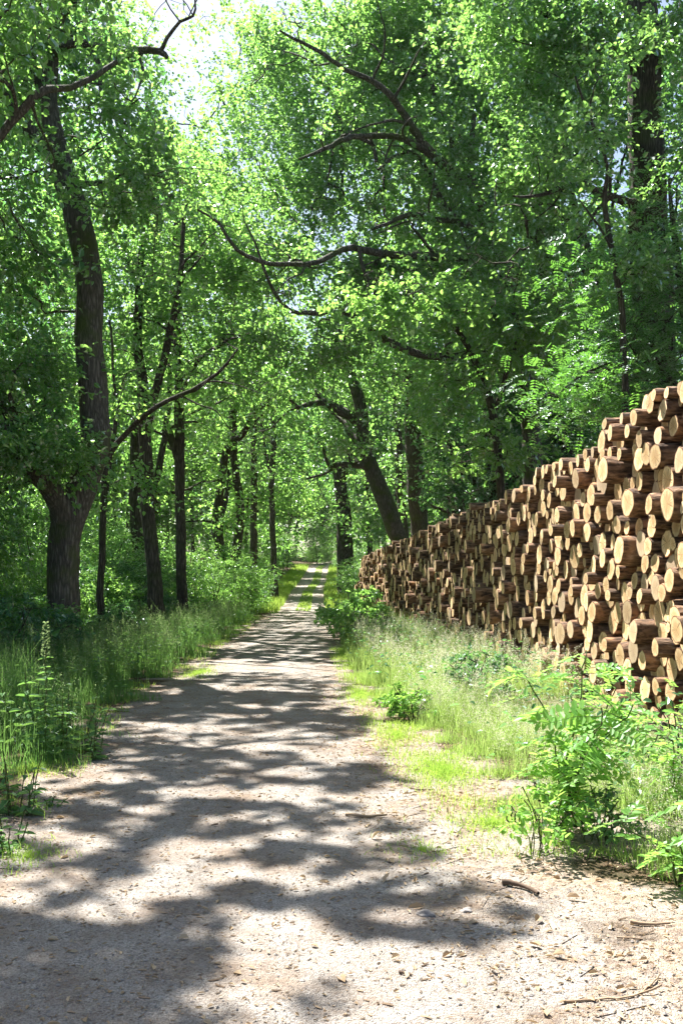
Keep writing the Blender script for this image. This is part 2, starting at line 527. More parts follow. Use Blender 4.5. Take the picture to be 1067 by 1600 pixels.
def ground_mat(name, road):
    m, nt, out = mat(name)
    tc = N(nt, 'TexCoord'); v = tc.outputs['Object']
    big = noise(nt, v, .8, 4)
    mid = noise(nt, v, 7.0, 5, .7)
    fine = noise(nt, v, 55.0, 4, .75)
    vor = N(nt, 'TexVoronoi', Scale=150.0); nt.links.new(v, vor.inputs['Vector'])
    vor2 = N(nt, 'TexVoronoi', Scale=26.0); nt.links.new(v, vor2.inputs['Vector'])
    grav = ramp(nt, vor.outputs['Color'], [(.1, (.16, .142, .124)), (.5, (.345, .322, .29)), (.9, (.49, .47, .44))])
    gcol = mixc(nt, ramp(nt, mid, [(.35, (0, 0, 0)), (.65, (.7, .7, .7))]), grav, (.31, .275, .238))
    gcol = mixc(nt, ramp(nt, fine, [(.53, (0, 0, 0)), (.68, (.75, .75, .75))]), gcol, (.10, .066, .044))
    gcol = mixc(nt, ramp(nt, noise(nt, v, 1.7, 5, .7), [(.48, (0, 0, 0)), (.66, (.6, .6, .6))]), gcol, (.17, .12, .085))
    chips = ramp(nt, vor2.outputs['Color'], [(.2, (.15, .095, .06)), (.5, (.34, .24, .155)), (.85, (.50, .40, .28))])
    litter = mixc(nt, ramp(nt, fine, [(.4, (0, 0, 0)), (.7, (.6, .6, .6))]), chips, (.10, .065, .04))
    if road:
        at = N(nt, 'Attribute'); at.attribute_name = 'cover'
        band = ramp(nt, at.outputs['Fac'], [(0, (.85, .85, .85)), (.13, (.45, .45, .45)), (.27, (.06, .06, .06)), (.5, (.40, .40, .40)), (.73, (.06, .06, .06)), (.88, (.45, .45, .45)), (1, (.85, .85, .85))])
        patch = ramp(nt, noise(nt, v, 2.4, 5, .7), [(.42, (0, 0, 0)), (.60, (1, 1, 1))])
        f = math_n(nt, 'MULTIPLY', patch, math_n(nt, 'ADD', band, .12))
        c = mixc(nt, f, gcol, mixc(nt, .45, litter, (.13, .09, .062)))
    else:
        at = N(nt, 'Attribute'); at.attribute_name = 'cover'
        soil = mixc(nt, ramp(nt, mid, [(.4, (0, 0, 0)), (.65, (1, 1, 1))]), (.06, .042, .026), (.13, .085, .05))
        soil = mixc(nt, ramp(nt, big, [(.5, (0, 0, 0)), (.7, (.6, .6, .6))]), soil, (.055, .075, .025))
        f = math_n(nt, 'ADD', at.outputs['Fac'], math_n(nt, 'MULTIPLY', math_n(nt, 'SUBTRACT', mid, .5), .7))
        f2 = ramp(nt, f, [(.35, (0, 0, 0)), (.6, (1, 1, 1))])
        sand = mixc(nt, ramp(nt, big, [(.45, (.3, .3, .3)), (.65, (1, 1, 1))]), gcol, litter)
        c = mixc(nt, f2, soil, sand)
    p = N(nt, 'BsdfPrincipled', Roughness=.95); p.inputs['Specular IOR Level'].default_value = .15
    nt.links.new(c, p.inputs['Base Color'])
    h = math_n(nt, 'ADD', math_n(nt, 'ADD', math_n(nt, 'MULTIPLY', vor.outputs['Distance'], .5), math_n(nt, 'MULTIPLY', fine, .6)), math_n(nt, 'MULTIPLY', mid, 2.4))
    nt.links.new(bump(nt, h, .9, .02), p.inputs['Normal'])
    nt.links.new(p.outputs[0], out.inputs['Surface'])
    return m


M['soil'] = ground_mat('forest_soil', False)
M['gravel_road'] = ground_mat('gravel_road', True)


def plain(name, c0, c1, sc=8, rough=.85):
    m, nt, out = mat(name)
    tc = N(nt, 'TexCoord'); geo = N(nt, 'NewGeometry')
    n = noise(nt, tc.outputs['Object'], sc, 5)
    f = math_n(nt, 'ADD', math_n(nt, 'MULTIPLY', n, .5), math_n(nt, 'MULTIPLY', geo.outputs['Random Per Island'], .5))
    p = N(nt, 'BsdfPrincipled', Roughness=rough); p.inputs['Specular IOR Level'].default_value = .25
    nt.links.new(mixc(nt, f, c0, c1), p.inputs['Base Color'])
    nt.links.new(bump(nt, n, .6, .01), p.inputs['Normal'])
    nt.links.new(p.outputs[0], out.inputs['Surface'])
    return m


M['stone'] = plain('pebble_stone', (.15, .13, .115), (.36, .33, .30), 30)
M['chip'] = plain('wood_chip', (.10, .06, .035), (.46, .34, .22), 20)
M['stick'] = plain('stick_wood', (.16, .10, .06), (.42, .31, .20), 14)
M['darkstick'] = plain('dark_stick_bark', (.04, .028, .02), (.15, .10, .065), 14)

# ------------------------------------------------------------------ setting: ground and lane
ys = np.concatenate([np.arange(-12, 0, .5), np.arange(0, 14, .12), np.arange(14, 45, .3), np.arange(45, 130, 1.0), np.arange(130, 220, 4.0), np.arange(220, 501, 40.0)])
xs = np.concatenate([-np.arange(400, 40, -40.0), -np.arange(40, 8, -1.5), np.arange(-8, 8.01, .16), np.arange(9, 40, 1.5), np.arange(40, 401, 40.0)])
XX, YY = np.meshgrid(xs, ys)
ZZ = gz(XX, YY)
edge_n = Waves(21, 1.1)
fl = edge_n(np.stack([XX.ravel(), YY.ravel()], 1)).reshape(XX.shape) * .28
dl = (lane_l(YY) + far_shift(YY)) - XX
dr = XX - (lane_r(YY) + far_shift(YY))
outd = np.maximum(np.maximum(dl, dr), 0)
fade_w = np.where(dr > 0, np.interp(YY, [0, 6, 9, 14, 30], [3.6, 2.6, 1.4, .7, .35]), .5)
cover = np.clip(1.05 - outd / fade_w + fl, 0, 1)
ny, nx = XX.shape
ii = (np.arange(ny - 1)[:, None] * nx + np.arange(nx - 1)[None]).ravel()
gq = np.stack([ii, ii + 1, ii + nx + 1, ii + nx], 1)
g = build('ground', np.stack([XX, YY, ZZ], -1).reshape(-1, 3), gq, None, [M['soil']], vcol=cover.ravel(), smooth=True)
tag(g, 'dark forest floor of soil and leaf litter running under the trees', 'ground', kind='structure')

ry = ys[(ys >= -10) & (ys <= 216)]
e1 = Waves(31, .8, 1); e2 = Waves(32, .25, 1)
wl = (e1(ry[:, None]) * .10 + e2(ry[:, None]) * .05)
wr = (Waves(33, .8, 1)(ry[:, None]) * .10 + Waves(34, .25, 1)(ry[:, None]) * .05)
sh = far_shift(ry)
L_ = lane_l(ry) + sh + wl; R_ = lane_r(ry) + sh + wr
tt = np.linspace(0, 1, 11)
rv = np.stack([L_[:, None] * (1 - tt) + R_[:, None] * tt, np.repeat(ry[:, None], 11, 1), np.repeat((gz_base(ry) + .004)[:, None], 11, 1)], -1)
k = len(ry)
ii = (np.arange(k - 1)[:, None] * 11 + np.arange(10)[None]).ravel()
rd = build('forest_track', rv.reshape(-1, 3), np.stack([ii, ii + 1, ii + 12, ii + 11], 1), None, [M['gravel_road']], smooth=True, vcol=np.tile(tt, k))
tag(rd, 'pale gravel forest lane dappled with shade, running to the far trees', 'road', kind='structure')

# ------------------------------------------------------------------ the log pile
def pile_xy(s):          # s = distance in front of the camera along the face of the pile
    return np.array([4.142 - .0714 * s, s])


PU = np.array([-.0714, 1.0]); PU /= np.linalg.norm(PU)       # along the pile
PV = np.array([PU[1], -PU[0]])                                # into the pile (log axis)


def pile_h(s):
    return np.interp(s, [8.2, 9.3, 10.2, 11.1, 11.2, 12.3, 12.45, 15.3, 15.5, 17.6, 17.9, 21.6, 29.6, 40.8, 44.5, 46], [3.4, 3.45, 3.5, 3.5, 3.38, 3.36, 3.16, 3.12, 2.98, 2.94, 2.86, 2.86, 2.66, 2.42, 2.3, 1.2])


def pack():
    rg = np.random.default_rng(5)
    cs = np.zeros((2600, 3)); n = 0; lay = np.zeros(2600, int)
    # windowed drop packing: each new log takes the lowest free spot in a stretch of the pile
    fails = 0
    while n < 2600 and fails < 260:
        r = float(np.clip(rg.normal(.114, .029), .065, .19))
        s0 = rg.uniform(8.2, 46)
        cand = s0 + np.linspace(-.9, .9, 73)
        cand = cand[(cand > 8.2) & (cand < 46)]
        if len(cand) == 0: continue
        near = np.nonzero(np.abs(cs[:n, 0] - s0) < 1.5)[0]
        if len(near):
            ds = np.abs(cand[:, None] - cs[near, 0][None]); rr = (r + cs[near, 2])[None]
            zz = np.where(ds < rr, cs[near, 1][None] + np.sqrt(np.maximum(rr * rr - ds * ds, 0)), 0)
            z = np.maximum(zz.max(1), r)
        else:
            z = np.full(len(cand), r)
        ok = z + r < pile_h(cand) + rg.uniform(-.12, .17)
        if not ok.any():
            fails += 1; continue
        fails = 0
        z = np.where(ok, z, 99)
        b = int(np.argmin(z))
        if (b == 0 or b == len(z) - 1) and z[b] > r + .01 and 8.3 < cand[b] < 45.9 and rg.random() < .97: continue
        if len(near):
            dd = np.hypot(cs[near, 0] - cand[b], cs[near, 1] - z[b]) - (r + cs[near, 2])
            sup = near[(dd < .03) & (cs[near, 1] < z[b])]
            lay[n] = 1 + (int(lay[sup].max()) if len(sup) else 0)
        else:
            lay[n] = 1
        cs[n] = (cand[b], z[b], r); n += 1
    return cs[:n], lay[:n]


logs, layers = pack()


def log_shape(seed, sides, length):
    """unit-radius log along +x: bark shell with far end, and the sawn near end"""
    rg = np.random.default_rng(seed)
    a = np.arange(sides) / sides * 2 * math.pi
    prof = 1 + .05 * np.sin(2 * a + rg.uniform(0, 6)) * rg.uniform(.3, 1.5) + .03 * np.sin(3 * a + rg.uniform(0, 6)) + .02 * np.sin(5 * a + rg.uniform(0, 6))
    xs_ = np.array([0, .035, .14, .3, .6, 1.0, 1.5, length])
    tilt = rg.uniform(-.055, .055, 2)
    V = []
    for i, x in enumerate(xs_):
        rr = prof * (1 - .03 * x + .045 * math.sin(x * 5 + seed) * math.cos(seed)) * (1 + .035 * rg.normal(size=sides)) * (1.0 if i else .985)
        dx = (tilt[0] * np.cos(a) + tilt[1] * np.sin(a)) * (.13 if i < 3 else 0)
        V.append(np.stack([x + dx, rr * np.cos(a), rr * np.sin(a)], 1))
    V = np.array(V)
    return V, prof


def log_cap(ring):
    """sawn face from the rim ring (unit radius): two rings and a centre, uv = local coordinates"""
    c = ring.mean(0)
    v = np.vstack([ring, c + (ring - c) * .55, c[None]])
    s = len(ring); j = np.arange(s); j2 = (j + 1) % s
    q = np.stack([j, s + j, s + j2, j2], 1)
    t = np.stack([s + j, np.full(s, 2 * s), s + j2], 1)
    ang = np.arctan2(ring[:, 2] - c[2], ring[:, 1] - c[1])
    uv = np.vstack([np.stack([np.cos(ang), np.sin(ang)], 1), np.stack([np.cos(ang), np.sin(ang)], 1) * .55, [[0, 0]]])
    return v, q, t, uv


def shell_quads(k, s):
    i = np.arange(k - 1)[:, None] * s; j = np.arange(s)[None]; j2 = (j + 1) % s
    return np.stack([i + j, i + s + j, i + s + j2, i + j2], -1).reshape(-1, 4)


protos = []
for kk in range(16):
    V, prof = log_shape(100 + kk, 26, 2.3)
    K_, S_ = V.shape[:2]
    end = V[-1].mean(0)
    vv = np.vstack([V.reshape(-1, 3), end[None]])
    j = np.arange(S_); b0 = (K_ - 1) * S_
    tr = np.stack([b0 + j, np.full(S_, K_ * S_), b0 + (j + 1) % S_], 1)
    # the unit log is scaled across its axis to each log's own radius
    protos.append((vv, shell_quads(K_, S_), tr, V[0]))

proto_mesh = []
for kk, (vv, q, t, ring) in enumerate(protos):
    rad = .128
    v2 = vv.copy(); v2[:, 1:] *= rad
    ob = build('log', v2, q, t, [M['log_bark']], smooth=True)
    cv, cq, ct, cuv = log_cap(ring)
    cv[:, 1:] *= rad; cv[:, 0] -= .0
    oc = build('cut_end', cv, cq, ct, [M['cut']], uv=cuv, smooth=False)
    proto_mesh.append((ob, oc))

order = np.argsort(logs[:, 0])
_dist = logs[:, 0]
vis = []
for i in order:
    s, z, r = logs[i]
    p = pile_xy(s)
    px = 533.5 + FPX * p[0] / p[1]
    vis.append((px < 1085, s, i))
single = [i for v, s, i in vis if v][:300]
outside = [i for v, s, i in vis if not v]
single_set = set(single)
prot_j = R.normal(0, .065, len(logs)); prot_j[R.random(len(logs)) < .10] -= .15
prot_j = np.clip(prot_j, -.48, .22)
cnt_layer = {}
used_proto = set()
for i in single:
    s, z, r = logs[i]
    xy = pile_xy(s) + PV * prot_j[i]
    kk = int(R.integers(16))
    ob, oc = proto_mesh[kk]
    if kk in used_proto:
        a = ob.copy(); COL.objects.link(a); c = oc.copy(); COL.objects.link(c)
    else:
        used_proto.add(kk); a, c = ob, oc
    c.parent = a
    a.location = (xy[0], xy[1], z)
    a.rotation_euler = (R.uniform(0, 6.28), R.normal(0, .02), math.atan2(PV[1], PV[0]) + R.normal(.01, .03))
    a.scale = (R.uniform(.92, 1.08), r / .128, r / .128)
    lay = int(layers[i])
    cnt_layer[lay] = cnt_layer.get(lay, 0) + 1
    sz = 'thick' if r > .148 else ('thin' if r < .108 else 'medium')
    tag(a, f"{sz} sawn log, {ordinal(lay)} layer above the ground, {ordinal(cnt_layer[lay])} from the picture's right edge", 'log', 'sawn pine logs in the roadside pile')
for kk in range(16):
    if kk not in used_proto:
        for o in proto_mesh[kk]: bpy.data.objects.remove(o)

def log_mass(name, ids, label):
    G = Geo(); uvs = []
    for i in ids:
        s, z, r = logs[i]
        xy = pile_xy(s) + PV * prot_j[i]
        V, prof = log_shape(1000 + i, 12 if s > 24 else 16, 2.3)
        V = V[[0, 1, 3, 5, 7]]
        ang = R.normal(0, .035); tl = R.normal(0, .02)
        K_, S_ = V.shape[:2]
        P = V.reshape(-1, 3).copy(); P[:, 1:] *= r
        def place(P):
            x = P[:, 0]; y = P[:, 1]; zz = P[:, 2] + tl * P[:, 0]
            ca, sa = math.cos(ang), math.sin(ang)
            x, y = x * ca - y * sa, x * sa + y * ca
            return np.stack([xy[0] + PV[0] * x + PU[0] * y, xy[1] + PV[1] * x + PU[1] * y, z + zz], 1)
        G.add(place(P), shell_quads(K_, S_), m=0); uvs.append(np.zeros((len(P), 2)))
        cv, cq, ct, cuv = log_cap(V[0])
        cv[:, 1:] *= r
        G.add(place(cv), cq, ct, m=1); uvs.append(cuv)
    o = G.build(name, [M['log_bark'], M['cut']], smooth=True, uv=np.concatenate(uvs))
    return tag(o, label, 'log pile', kind='stuff')


rest = [i for v, s, i in vis if v][300:]
log_mass('stacked_logs', rest, 'far stretch of the stacked sawn logs narrowing towards the lane end')
if outside:
    log_mass('stacked_logs', outside, 'near end of the log pile beyond the right edge of the picture')

# ------------------------------------------------------------------ trees
def ell(px, py, d, rx, ry, rd, n):
    """crown ellipsoid given by photo position, distance and radii (px, px, metres)"""
    c = W(px, py, d)
    return (c, np.array([rx / FPX * d, rd, ry / FPX * d]), n)


gap3 = Waves(41, 2.6, 3, 24)


def sample_clusters(ells, rng, thr=-.9):
    out = []
    for c, r, n in ells:
        u = rng.normal(size=(n * 3, 3)); u = norm(u) * (rng.random((n * 3, 1)) ** (1 / 2.4))
        p = c + u * r
        p = p[gap3(p) > thr][:n]
        out.append(p)
    return np.concatenate(out)


def connect(sk, centres, rng, base_r=.0055, bend=.18):
    """grow branches from skeleton points sk (n,4) to every cluster centre"""
    pts = sk[:, :3].copy(); owner = np.full(len(pts), -1)
    d0 = np.sqrt(((centres[:, None] - pts[None]) ** 2).sum(-1)).min(1) if len(pts) * len(centres) < 3e6 else \
        np.array([np.sqrt(((c - pts) ** 2).sum(-1)).min() for c in centres])
    order = np.argsort(d0)
    paths = []; parent = []
    K = 6
    for n, ci in enumerate(order):
        c = centres[ci]
        dv = pts - c
        dist = np.sqrt((dv * dv).sum(1)) + np.where(dv[:, 2] > 0, dv[:, 2] * .5, 0)
        k = int(np.argmin(dist))
        a = pts[k]; L = np.linalg.norm(c - a) + 1e-6
        t = np.linspace(0, 1, K)[:, None]
        p = a + (c - a) * t
        off = rng.normal(size=3) * bend * L; off[2] += .12 * L
        p = p + np.sin(t * math.pi) * off + rng.normal(size=(K, 3)) * .03 * L * (t > 0) * (t < 1)
        paths.append(p); parent.append(owner[k])
        pts = np.vstack([pts, p[2:]]); owner = np.concatenate([owner, np.full(K - 2, n)])
    cnt = np.ones(len(paths))
    for n in range(len(paths) - 1, -1, -1):
        if parent[n] >= 0: cnt[parent[n]] += cnt[n]
    paths = np.array(paths)
    r0 = base_r * np.sqrt(cnt) + .003
    rad = r0[:, None] * np.linspace(1, .35, K)[None] + .002
    return paths, rad, order


def spray_leaves(centres, dirs, rng, n, Rad, L, twigs=10, flat=.5, carve=True, broad=.55, droop=.15):
    """leafy sprays: n leaves along short twigs round each centre"""
    C = len(centres)
    sc = rng.uniform(.65, 1.3, C)
    tw = rng.normal(size=(C, twigs, 3)); tw[..., 2] *= flat
    tw = norm(tw + .5 * dirs[:, None])
    tw[..., 2] -= .08
    k = rng.integers(0, twigs, (C, n)); t = rng.random((C, n)) ** .75
    D = np.take_along_axis(tw, k[..., None], 1)
    P = centres[:, None] + D * (t * Rad * sc[:, None])[..., None] + rng.normal(size=(C, n, 3)) * (Rad * .07)
    P = P.reshape(-1, 3); D = D.reshape(-1, 3)
    keep = np.ones(len(P), bool)
    if carve: keep = ~lit(P)
    P = P[keep]; D = D[keep]; m = len(P)
    ax = norm(D + rng.normal(size=(m, 3)) * .65); ax[:, 2] -= .18
    nr = norm(np.array([0, 0, 1.]) + rng.normal(size=(m, 3)) * .55)
    ln = L * rng.uniform(.45, 1.3, m)
    return leaf_geo(P, ax, nr, ln, ln * broad * rng.uniform(.8, 1.2, m), .22, droop)


def pinnate_leaves(centres, rng, n, Rad, L, leaflets=13, lw=.42, carve=True, up=0.0):
    """compound leaves with paired oval leaflets"""
    C = len(centres)
    B = np.repeat(centres, n, 0) + rng.normal(size=(C * n, 3)) * Rad * np.array([1, 1, .6])
    if carve: B = B[~lit(B)]
    m = len(B)
    ax = rng.normal(size=(m, 3)); ax[:, 2] = ax[:, 2] * .35 - .15 + up; ax = norm(ax)
    nr = norm(np.array([0, 0, 1.]) + rng.normal(size=(m, 3)) * .35)
    side = norm(np.cross(ax, nr)); nr = np.cross(side, ax)
    LL = L * rng.uniform(.7, 1.25, m)
    h = (leaflets - 1) // 2
    Ps = []; As = []; Ns = []; Ls = []
    for i in range(leaflets):
        if i == leaflets - 1: t, sg = 1.0, 0
        else: t, sg = .22 + .75 * (i // 2) / max(h - 1, 1), (1 if i % 2 else -1)
        pos = B + ax * (t * LL)[:, None] - np.array([0, 0, 1.]) * (.22 * t * t * LL)[:, None]
        a = ax * (.35 if sg else 1) + side * sg + rng.normal(size=(m, 3)) * .12
        Ps.append(pos); As.append(a); Ns.append(nr + rng.normal(size=(m, 3)) * .25); Ls.append(LL * .24 * (1 - .25 * abs(t - .5)))
    P = np.concatenate(Ps); A = np.concatenate(As); Nn = norm(np.concatenate(Ns)); l = np.concatenate(Ls)
    v, q = leaf_geo(P, A, Nn, l, l * lw, .12, .08)
    stem = np.stack([B, B + ax * (LL * .5)[:, None] - np.array([0, 0, 1.]) * (.055 * LL)[:, None], B + ax * LL[:, None] - np.array([0, 0, 1.]) * (.22 * LL)[:, None]], 1)
    return v, q, stem


def make_tree(name, label, cat, limbs, ells, leaf, bark, seed, n=120, Rad=.75, L=.11, group=None, carve=True, sides=14, pinn=False,
              wob=.10, flat=.5, twig_r=.0055, thr=-.9, origin=None, flare=True, broad=.68, world=False, shoots=.38, forks=3):
    rng = np.random.default_rng(seed)
    segs = []
    for li, lm in enumerate(limbs):
        if world: pts = np.array(lm, float)
        else: pts = np.array([[*W(x, y, d), w / 2 / FPX * d] for x, y, d, w in lm])
        if li == 0 and flare:
            b = pts[0].copy(); g0 = float(gz(b[0], b[1]))
            pts[0, 2] = g0 - .05
            pts = np.vstack([pts[0], pts[0] + (pts[1] - pts[0]) * .12, pts[1:]])
            pts[0, 3] *= 1.18; pts[1, 3] *= 1.02
        segs.append(smooth_path(pts, .28 if li == 0 else .2, wob if li else wob * .5, rng))
    if not world:                  # the limbs fork again and again
        for sg in list(segs[1:]) + [segs[0][int(len(segs[0]) * .7):]]:
            if len(sg) < 6 or sg[0, 3] < .03: continue
            for k in range(forks):
                i = int(len(sg) * rng.uniform(.2, .9)); i = min(max(i, 1), len(sg) - 2)
                d = norm(norm(sg[i + 1, :3] - sg[i - 1, :3]) * .8 + rng.normal(size=3) * np.array([.7, .7, .5]) + [0, 0, .15])
                ll = rng.uniform(.9, 2.2); r0 = max(sg[i, 3] * .5, .01)
                q = [np.append(sg[i, :3], r0)]
                for m in range(1, 5):
                    d = norm(d + rng.normal(size=3) * .35)
                    q.append(np.append(q[-1][:3] + d * ll / 4, r0 * (1 - m / 5.2)))
                segs.append(smooth_path(q, .15, wob, rng))
    base = segs[0][0, :3].copy()
    root = empty(name, base, label, cat, group)
    G = Geo()
    for i, sg in enumerate(segs):
        v, q = tubes(sg[None, :, :3], sg[None, :, 3], sides if sg[0, 3] > .06 else 8, .07, rng)
        if i == 0:
            ns = sides if sg[0, 3] > .06 else 8
            vv = v.reshape(len(sg), ns, 3); hh = sg[:, 2] - sg[0, 2]
            aa = np.arange(ns) / ns * 2 * math.pi
            f = 1 + (.55 * np.exp(-hh / .3))[:, None] * (.35 + .65 * np.sin(aa * 3 + rng.uniform(0, 6)) * np.sin(aa * 2 + 1))[None]
            v = (sg[:, None, :3] + (vv - sg[:, None, :3]) * np.clip(f, .8, 1.9)[..., None]).reshape(-1, 3)
        G.add(v, q)
    sk = np.concatenate([s[int(len(s) * (.45 if i == 0 else .12)):] for i, s in enumerate(segs)])
    cen = sample_clusters(ells, rng, thr)
    extra = []                     # leafy side shoots all along the limbs
    for i, sg in enumerate(segs):
        if i == 0 and len(segs) > 1: sg = sg[int(len(sg) * .75):]
        if sg[0, 3] > .2: sg = sg[len(sg) // 2:]
        for p in sg[2::3]:
            if rng.random() < shoots:
                o = rng.normal(size=3); o[2] = abs(o[2]) * .7
                extra.append(p[:3] + norm(o) * rng.uniform(.35, 1.1))
        extra.append(sg[-1, :3] + rng.normal(size=3) * .2)
    cen = np.vstack([cen, np.array(extra)]) if len(cen) else np.array(extra)
    if carve:      # no boughs hang wholly inside a light shaft
        lt = lit(cen)
        cen = cen[(~lt | (rng.random(len(cen)) < .8)) & ~lit(cen, True)]
    paths, rad, order = connect(sk, cen, rng, twig_r)
    v, q = tubes(paths, rad, 4); G.add(v, q)
    G.build('trunk', [M[bark]], root, True, base)
    cen = cen[order]
    dirs = norm(paths[:, -1] - paths[:, -3])
    C = Geo()
    if pinn:
        v, q, st = pinnate_leaves(cen, rng, n, Rad * .55, L, carve=carve)
        C.add(v, q)
    else:
        v, q = spray_leaves(cen, dirs, rng, n, Rad, L, carve=carve, flat=flat, broad=broad)
        C.add(v, q)
    C.build('crown', [M[leaf]], root, False, base)
    return root


make_tree('oak_tree', 'tall crooked oak at the left with a kinked mossy trunk and forked base', 'tree', [
    [(97, 1045, 18, 54), (100, 960, 18, 49), (103, 880, 18, 48), (106, 815, 18, 49), (125, 765, 18, 50), (148, 700, 18, 46), (146, 620, 18.1, 45), (139, 520, 18.2, 43), (142, 450, 18.3, 41), (128, 370, 18.4, 40), (108, 300, 18.4, 38), (92, 240, 18.5, 34), (76, 160, 18.6, 27), (82, 90, 18.6, 22), (88, 40, 18.6, 18), (110, -10, 18.5, 13), (150, -80, 18.4, 8)],
    [(106, 825, 18, 44), (85, 772, 17.8, 38), (60, 738, 17.5, 32), (20, 690, 17.2, 28), (-20, 640, 17, 22), (-80, 600, 16.8, 14)],
    [(95, 250, 18.5, 28), (55, 215, 18.2, 25), (20, 165, 17.8, 21), (-20, 130, 17.5, 17), (-90, 80, 17, 10)],
    [(84, 85, 18.6, 16), (105, 72, 18.2, 13), (140, 66, 17.9, 13), (170, 80, 17.6, 14), (187, 92, 17.5, 13), (215, 80, 17.2, 11), (250, 80, 17, 10), (262, 92, 17, 6)],
    [(250, 82, 17, 8), (258, 55, 16.8, 6), (280, 30, 16.6, 5), (303, 22, 16.5, 4), (305, 0, 16.4, 3), (300, -40, 16.3, 2)],
    [(145, 70, 17.9, 8), (152, 100, 17.7, 8), (158, 135, 17.5, 7), (172, 175, 17.3, 7), (195, 195, 17.1, 6), (188, 210, 17, 4), (205, 230, 16.9, 3)],
    [(78, 165, 18.6, 18), (45, 80, 18.9, 16), (22, 20, 19, 14), (5, -50, 19, 10)],
    [(118, 285, 18.4, 9), (160, 283, 17.6, 7), (200, 270, 17, 6), (250, 275, 16.4, 4)],
], [ell(70, 110, 21, 120, 130, 1.6, 44), ell(-30, 60, 17.5, 60, 110, 2, 22), ell(205, 150, 18.5, 80, 60, 1.6, 14), ell(235, 15, 17, 60, 50, 2, 26), ell(300, 60, 16.5, 30, 60, .8, 9), ell(100, -120, 17, 260, 130, 4, 90),
    ell(-70, 250, 17, 110, 150, 3, 40), ell(225, 280, 16.5, 85, 45, 1.5, 34), ell(10, 560, 17, 90, 70, 2.2, 36), ell(20, 700, 17, 80, 60, 2, 30),
    ell(85, 705, 16.8, 60, 40, 1.2, 14), ell(-30, 820, 17, 60, 80, 1.6, 20), ell(10, 420, 18, 80, 60, 2, 26)],
    'oak_leaf', 'oak_bark', 1, n=200, Rad=.75, L=.10, twig_r=.006, shoots=.25)

make_tree('oak_tree', 'oak beyond the left edge whose pale mossy limb crosses the crooked trunk', 'tree', [
    [(-300, 1120, 12.5, 84), (-290, 800, 12.5, 70), (-270, 500, 12.6, 60), (-240, 250, 12.8, 48), (-200, 0, 13, 34), (-160, -200, 13, 20), (-140, -420, 12.8, 8)],
    [(-255, 380, 12.7, 26), (-150, 330, 13.2, 18), (-60, 265, 13.7, 15), (-20, 228, 14, 13), (15, 190, 14, 13), (55, 152, 14, 13), (75, 143, 14.2, 12), (110, 138, 14.6, 10), (150, 115, 15, 9), (182, 97, 15.3, 7)],
    [(25, 182, 14, 7), (25, 160, 13.8, 6), (22, 140, 13.6, 6), (0, 125, 13.4, 5), (-40, 110, 13.2, 3)],
    [(-200, 0, 13, 12), (-50, -160, 12, 8), (90, -260, 11.2, 5), (160, -330, 10.6, 3)],
    [(-210, 60, 13, 12), (-180, -160, 11, 8), (-110, -380, 9, 5), (-20, -560, 7.8, 3)],
], [ell(-60, -260, 11.5, 320, 160, 3.2, 150), ell(120, -330, 10.5, 240, 150, 2.8, 110), ell(-100, -640, 8.5, 420, 260, 2.8, 150), ell(200, -800, 8, 240, 220, 2.0, 60),
    ell(-200, 260, 13, 150, 160, 2, 40), ell(-20, 40, 13.5, 100, 60, 1.5, 16), ell(-260, -1100, 6.8, 420, 300, 2.4, 60)],
    'oak_leaf', 'oak_bark', 2, n=120, Rad=.75, L=.115, twig_r=.0028)

make_tree('slender_tree', 'forked grey tree right of the crooked oak, splitting at mid height', 'tree', [
    [(248, 1005, 25, 30), (243, 940, 25, 24), (237, 850, 25, 21), (232, 780, 25, 22), (230, 700, 25, 20), (228, 650, 25, 20), (224, 600, 25, 16), (215, 540, 25, 14), (218, 460, 25, 12), (222, 380, 25, 9), (228, 310, 25, 5), (236, 250, 25, 2)],
    [(229, 665, 25, 14), (245, 600, 24.6, 13), (262, 540, 24.3, 11), (275, 470, 24, 10), (283, 400, 24, 8), (290, 320, 24, 5)],
], [ell(190, 400, 25, 100, 110, 2.6, 60), ell(270, 370, 24, 100, 110, 2.4, 50), ell(170, 560, 25, 90, 80, 2.4, 30), ell(210, 250, 25, 80, 60, 2, 24)],
    'oak_leaf', 'dark_bark', 3, n=150, Rad=.85, L=.112)

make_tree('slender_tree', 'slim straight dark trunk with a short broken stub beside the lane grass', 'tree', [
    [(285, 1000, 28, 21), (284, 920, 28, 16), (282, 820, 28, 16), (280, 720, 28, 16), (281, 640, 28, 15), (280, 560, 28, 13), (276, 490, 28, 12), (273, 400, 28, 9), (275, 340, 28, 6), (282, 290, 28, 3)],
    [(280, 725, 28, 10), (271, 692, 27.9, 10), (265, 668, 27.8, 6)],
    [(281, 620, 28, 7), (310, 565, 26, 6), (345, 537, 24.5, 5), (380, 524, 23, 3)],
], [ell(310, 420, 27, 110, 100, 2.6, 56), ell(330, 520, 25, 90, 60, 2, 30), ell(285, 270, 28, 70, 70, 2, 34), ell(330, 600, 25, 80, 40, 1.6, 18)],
    'beech_leaf', 'dark_bark', 4, n=150, Rad=.85, L=.112)

